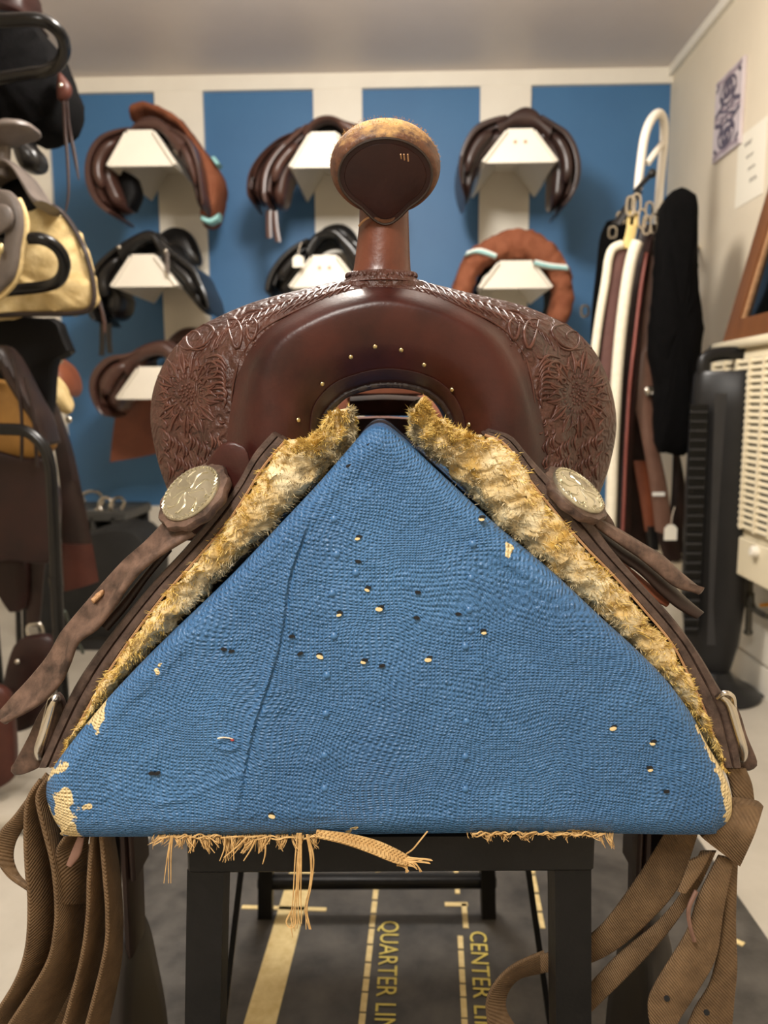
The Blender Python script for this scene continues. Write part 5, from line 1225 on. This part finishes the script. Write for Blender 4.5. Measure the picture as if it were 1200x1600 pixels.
# ------------------------------------------------------------------ tower fan
DF = 2.2; dF = P(1110, 1080, DF)
fn = empty('tower_fan', PZ(1110, 1082, 0), 'tall black tower fan with a carry handle standing before the heater', 'fan')
fb = PZ(1110, 1082, 0); dfan = fb.dot(HD)
turn = R(-28)
fx = RT * math.cos(turn) + HD * math.sin(turn); fy = HD * math.cos(turn) - RT * math.sin(turn)
def fsec(y, xa, xb, dep, n=28, e=3.2):
    c = P((xa + xb) / 2, y, dfan); r = (P(xb, y, dfan) - P(xa, y, dfan)).length / 2 / math.hypot(math.cos(turn), dep / .085 * 0 + math.sin(turn) * .55)
    out = []
    for k in range(n):
        t = 2 * math.pi * k / n; cs, sn = math.cos(t), math.sin(t)
        out.append(c + fx * (r * math.copysign(abs(cs) ** (2 / e), cs)) + fy * (dep * math.copysign(abs(sn) ** (2 / e), sn)))
    return out
obj('body', loft([fsec(1058, 1094, 1132, .03), fsec(1040, 1090, 1138, .04), fsec(1000, 1076, 1148, .05), fsec(940, 1071, 1156, .055), fsec(760, 1078, 1169, .056), fsec(640, 1086, 1177, .056), fsec(586, 1091, 1181, .056), fsec(580, 1094, 1178, .05)]), 'fan_black', fn)
zt0 = P(1137, 580, dfan)
def hp(px, py): return P(px, py, dfan)
obj('carry_handle', tube([hp(1100, 590), hp(1099, 570), hp(1104, 559), hp(1118, 554), hp(1140, 552), hp(1160, 553), hp(1171, 560), hp(1174, 575), hp(1174, 590)], .013, 12, 40, flat=1.5), 'fan_black', fn)
gr = obj('grille_panel', prism([P(1082, 632, dfan) - fy * .060 - fx * .0, P(1110, 632, dfan) - fy * .060, P(1094, 985, dfan) - fy * .058, P(1072, 985, dfan) - fy * .058], fy * .01), 'fan_dark', fn, smooth=False)
for k in range(24):
    t = (k + .5) / 24; y = 636 + 345 * t; xa = 1083 - 11 * t; xb = 1109 - 15 * t
    obj('grille_fin', obox(P(xa, y, dfan) - fy * .064, P(xb, y, dfan) - fy * .064, .006, .005), 'fan_grey', gr, smooth=False)
obj('control_strip', prism([P(1120, 615, dfan) - fy * .0605, P(1140, 615, dfan) - fy * .0605, P(1128, 1000, dfan) - fy * .058, P(1108, 1000, dfan) - fy * .058], fy * .01), 'fan_grey', fn, smooth=False)
for k in range(20):
    t = (k + .5) / 20; c = P(1172 - 12 * t, 600 + 170 * t, dfan)
    obj('side_vent', obox(c + fx * .006 - fy * .03, c + fx * .006 + fy * .02, .004, .006), 'fan_dark', fn, smooth=False)
obj('base', revolve(Vector((fb.x, fb.y, 0)), (0, 0, 1), [(.14, .0), (.142, .008), (.125, .022), (.075, .036), (.062, .055), (.05, .075)], 40), 'fan_black', fn)
cb = empty('power_cord', PZ(1190, 1080, .004), 'thin dark power cord on the floor behind the fan', 'cord'); obj('cord', tube([PZ(1172, 1072, .004), PZ(1190, 1086, .004), PZ(1215, 1098, .004)], .004, 6, 12), 'fan_dark', cb)

# ------------------------------------------------------------------ hook rack and hanging girths
DH = 2.55
hr = empty('hook_rack', P(1018, 180, DH), 'white steel loop hook rack fixed in the wall corner', 'hook rack')
obj('hook_loop', tube([P(997, 296, 2.50), P(1000, 265, 2.50), P(1007, 215, 2.50), P(1017, 188, 2.52), P(1029, 177, 2.55), P(1037, 190, 2.58), P(1037, 225, 2.6), P(1032, 280, 2.6), P(1028, 335, 2.6), P(1027, 365, 2.6)], .0135, 12, 60), 'white_paint', hr)
obj('hook_crossbar', tube([P(1012, 255, 2.5), P(1024, 238, 2.52), P(1034, 225, 2.58)], .010, 10, 12), 'white_paint', hr)
obj('hook_bolt', tube([P(992, 300, 2.48), P(1005, 285, 2.48), P(1022, 268, 2.48)], .008, 10), 'fan_black', hr)
obj('hook_nut', blob(P(1019, 271, 2.47), .014, .012, .014, 10, 6), 'fan_black', hr)
obj('wall_arm', tube([P(1030, 352, 2.6), Vector((XR, 3.0, P(1030, 352, 2.6).z))], .009, 10), 'white_paint', hr)
def girth(label, parts, grp='girths hanging from the white hook rack'):
    e = empty('girth', parts[0][1][0], label, 'girth', grp)
    for name, A, B, th, m, curl in parts: obj(name, ribbon(A, B, th, 40, curl), m, e, sharp=60)
    return e
def buckle(e, px, py, d, w_=.016, h_=.030):
    c = P(px, py, d); o = [c + RT * (x * w_) + UPZ * (z * h_) for x, z in ((-1, -1), (1, -1), (1, 1), (-1, 1))]
    obj('buckle', tube(o, .0042, 6, 24, closed=True), 'chrome', e)
g1 = girth('black girth hanging behind the fleece edged one', [('web', PP([(948, 346), (938, 370), (932, 420), (924, 500), (922, 620), (925, 720)], 2.66), PP([(990, 335), (990, 370), (985, 420), (975, 500), (970, 620), (965, 720)], 2.66), .02, 'black_fleece', -1)])
for x, y in ((957, 363), (970, 340), (914, 486)): buckle(g1, x, y, 2.6, .010, .014)
obj('hanging_strap', ribbon(PP([(956, 350), (978, 318), (996, 296)], 2.6), PP([(970, 352), (990, 322), (1004, 300)], 2.58), .008, 12), 'black_saddle', g1)
g7 = girth('dark brown padded girth in the middle of the hanging bunch', [('leather', PP([(1000, 352), (985, 420), (972, 520), (962, 640), (955, 760), (950, 880)], 2.60), PP([(1040, 352), (1038, 420), (1034, 520), (1024, 640), (1022, 760), (1020, 880)], 2.60), .02, 'dark_brown', 1)])
for x, y in ((1014, 330), (1032, 340)): buckle(g7, x, y, 2.55, .009, .022)
g2 = girth('brown girth with thick white fleece edges', [('web', PP([(966, 385), (955, 420), (945, 500), (938, 560), (930, 640), (925, 720)], 2.45), PP([(984, 385), (975, 420), (965, 500), (962, 580), (955, 660), (948, 740)], 2.45), .01, 'girth_brown', 0)])
obj('fleece_edge', tube([P(x, y, 2.44) for x, y in ((972, 382), (958, 388), (951, 405), (946, 440), (936, 500), (928, 560), (920, 620))], .013, 10, 50), 'white_fleece', g2)
obj('fleece_edge', tube([P(x, y, 2.43) for x, y in ((996, 378), (988, 400), (980, 440), (972, 500), (966, 560), (962, 620), (958, 700), (955, 790), (952, 860))], .018, 10, 60), 'white_fleece', g2)
obj('elastic', ribbon(PP([(980, 352), (976, 370), (970, 388)], 2.44), PP([(996, 352), (992, 372), (986, 388)], 2.44), .008, 12), 'yellow_elastic', g2)
obj('elastic', ribbon(PP([(982, 330), (979, 352)], 2.45), PP([(987, 330), (984, 352)], 2.45), .008, 8), 'yellow_elastic', g2); obj('elastic', ribbon(PP([(991, 330), (990, 352)], 2.45), PP([(997, 330), (996, 352)], 2.45), .008, 8), 'yellow_elastic', g2)
for x, y in ((985, 322), (994, 318)): buckle(g2, x, y, 2.44, .010, .022)
g3 = girth('narrow maroon leather girth with a rolled edge', [('leather', PP([(1012, 368), (1002, 420), (994, 500), (985, 600), (974, 700), (966, 830), (960, 900)], 2.47), PP([(1020, 368), (1014, 420), (1004, 500), (996, 600), (988, 700), (986, 830), (984, 900)], 2.47), .014, 'maroon', 1.5)])
obj('rolled_edge', tube(PP([(1010, 395), (1001, 450), (993, 520), (984, 600), (978, 700), (974, 800), (970, 880)], 2.45), .006, 8, 40), mat('pink_edge', (138, 74, 66), (150, 86, 76), .45, 20), g3)
for x, y in ((1003, 342), (1010, 352)): buckle(g3, x, y, 2.45, .009, .022)
g4 = girth('shaped brown leather girth with a ring stud and price tag', [('leather', PP([(1014, 400), (1008, 470), (1000, 540), (992, 590), (990, 620), (1002, 680), (1016, 760), (1024, 830)], 2.50), PP([(1034, 400), (1028, 470), (1018, 550), (1026, 590), (1024, 625), (1028, 690), (1042, 760), (1052, 840)], 2.50), .012, 'girth_leather', 1.5)])
obj('tail', ribbon(PP([(1024, 815), (1030, 850), (1040, 880)], 2.5), PP([(1052, 815), (1058, 845), (1066, 872)], 2.5), .010, 14), 'dark_brown', g4)
obj('stud', revolve(P(1015, 611, 2.475), -HD, [(.015, -.003), (.016, .001), (.011, .003), (.009, .001), (.004, .003), (.001, .003)], 18), 'chrome', g4)
obj('strap', ribbon(PP([(990, 720), (1000, 780), (1008, 830)], 2.53), PP([(1010, 720), (1020, 780), (1024, 830)], 2.53), .01, 14), 'rust_leather', g4)
obj('black_end', ribbon(PP([(1008, 822), (1014, 860)], 2.53), PP([(1026, 822), (1030, 860)], 2.53), .012, 8), 'black_saddle', g4)
for x, y in ((1022, 350), (1028, 385)): buckle(g4, x, y, 2.47, .009, .024)
obj('logo_patch', box(P(1029, 772, 2.485), (.04, .003, .012), YR), 'white_band', g4, smooth=False)
tagcard(g4, 1048, 832, 2.42, .020, .05)
g5 = girth('long black fleece girth sleeve hanging nearest the heater', [('web', PP([(1040, 320), (1036, 420), (1030, 560), (1026, 700)], 2.45), PP([(1090, 320), (1090, 420), (1092, 560), (1078, 700)], 2.45), .02, 'black_fleece', 0)])
obj('fleece_sleeve', pillow([P(x, y, 2.40) for x, y in ((1068, 290), (1086, 296), (1094, 315), (1090, 370), (1094, 430), (1101, 500), (1098, 560), (1088, 620), (1082, 706), (1050, 708), (1034, 700), (1030, 600), (1022, 540), (1030, 450), (1036, 360), (1046, 305))], HD * .08, 70, .25, .14, 40, .006), 'black_fleece', g5)
g6 = girth('dark leather girth ending low behind the price tag', [('leather', PP([(1052, 700), (1050, 760), (1046, 820), (1050, 880)], 2.56), PP([(1060, 700), (1070, 760), (1070, 820), (1068, 870)], 2.56), .014, 'dark_brown', 1)])
buckle(g6, 1058, 872, 2.53, .014, .012)
obj('price_tag', box(P(958, 682, 2.42), (.026, .002, .050), YR), 'paper_tag', g3, smooth=False)
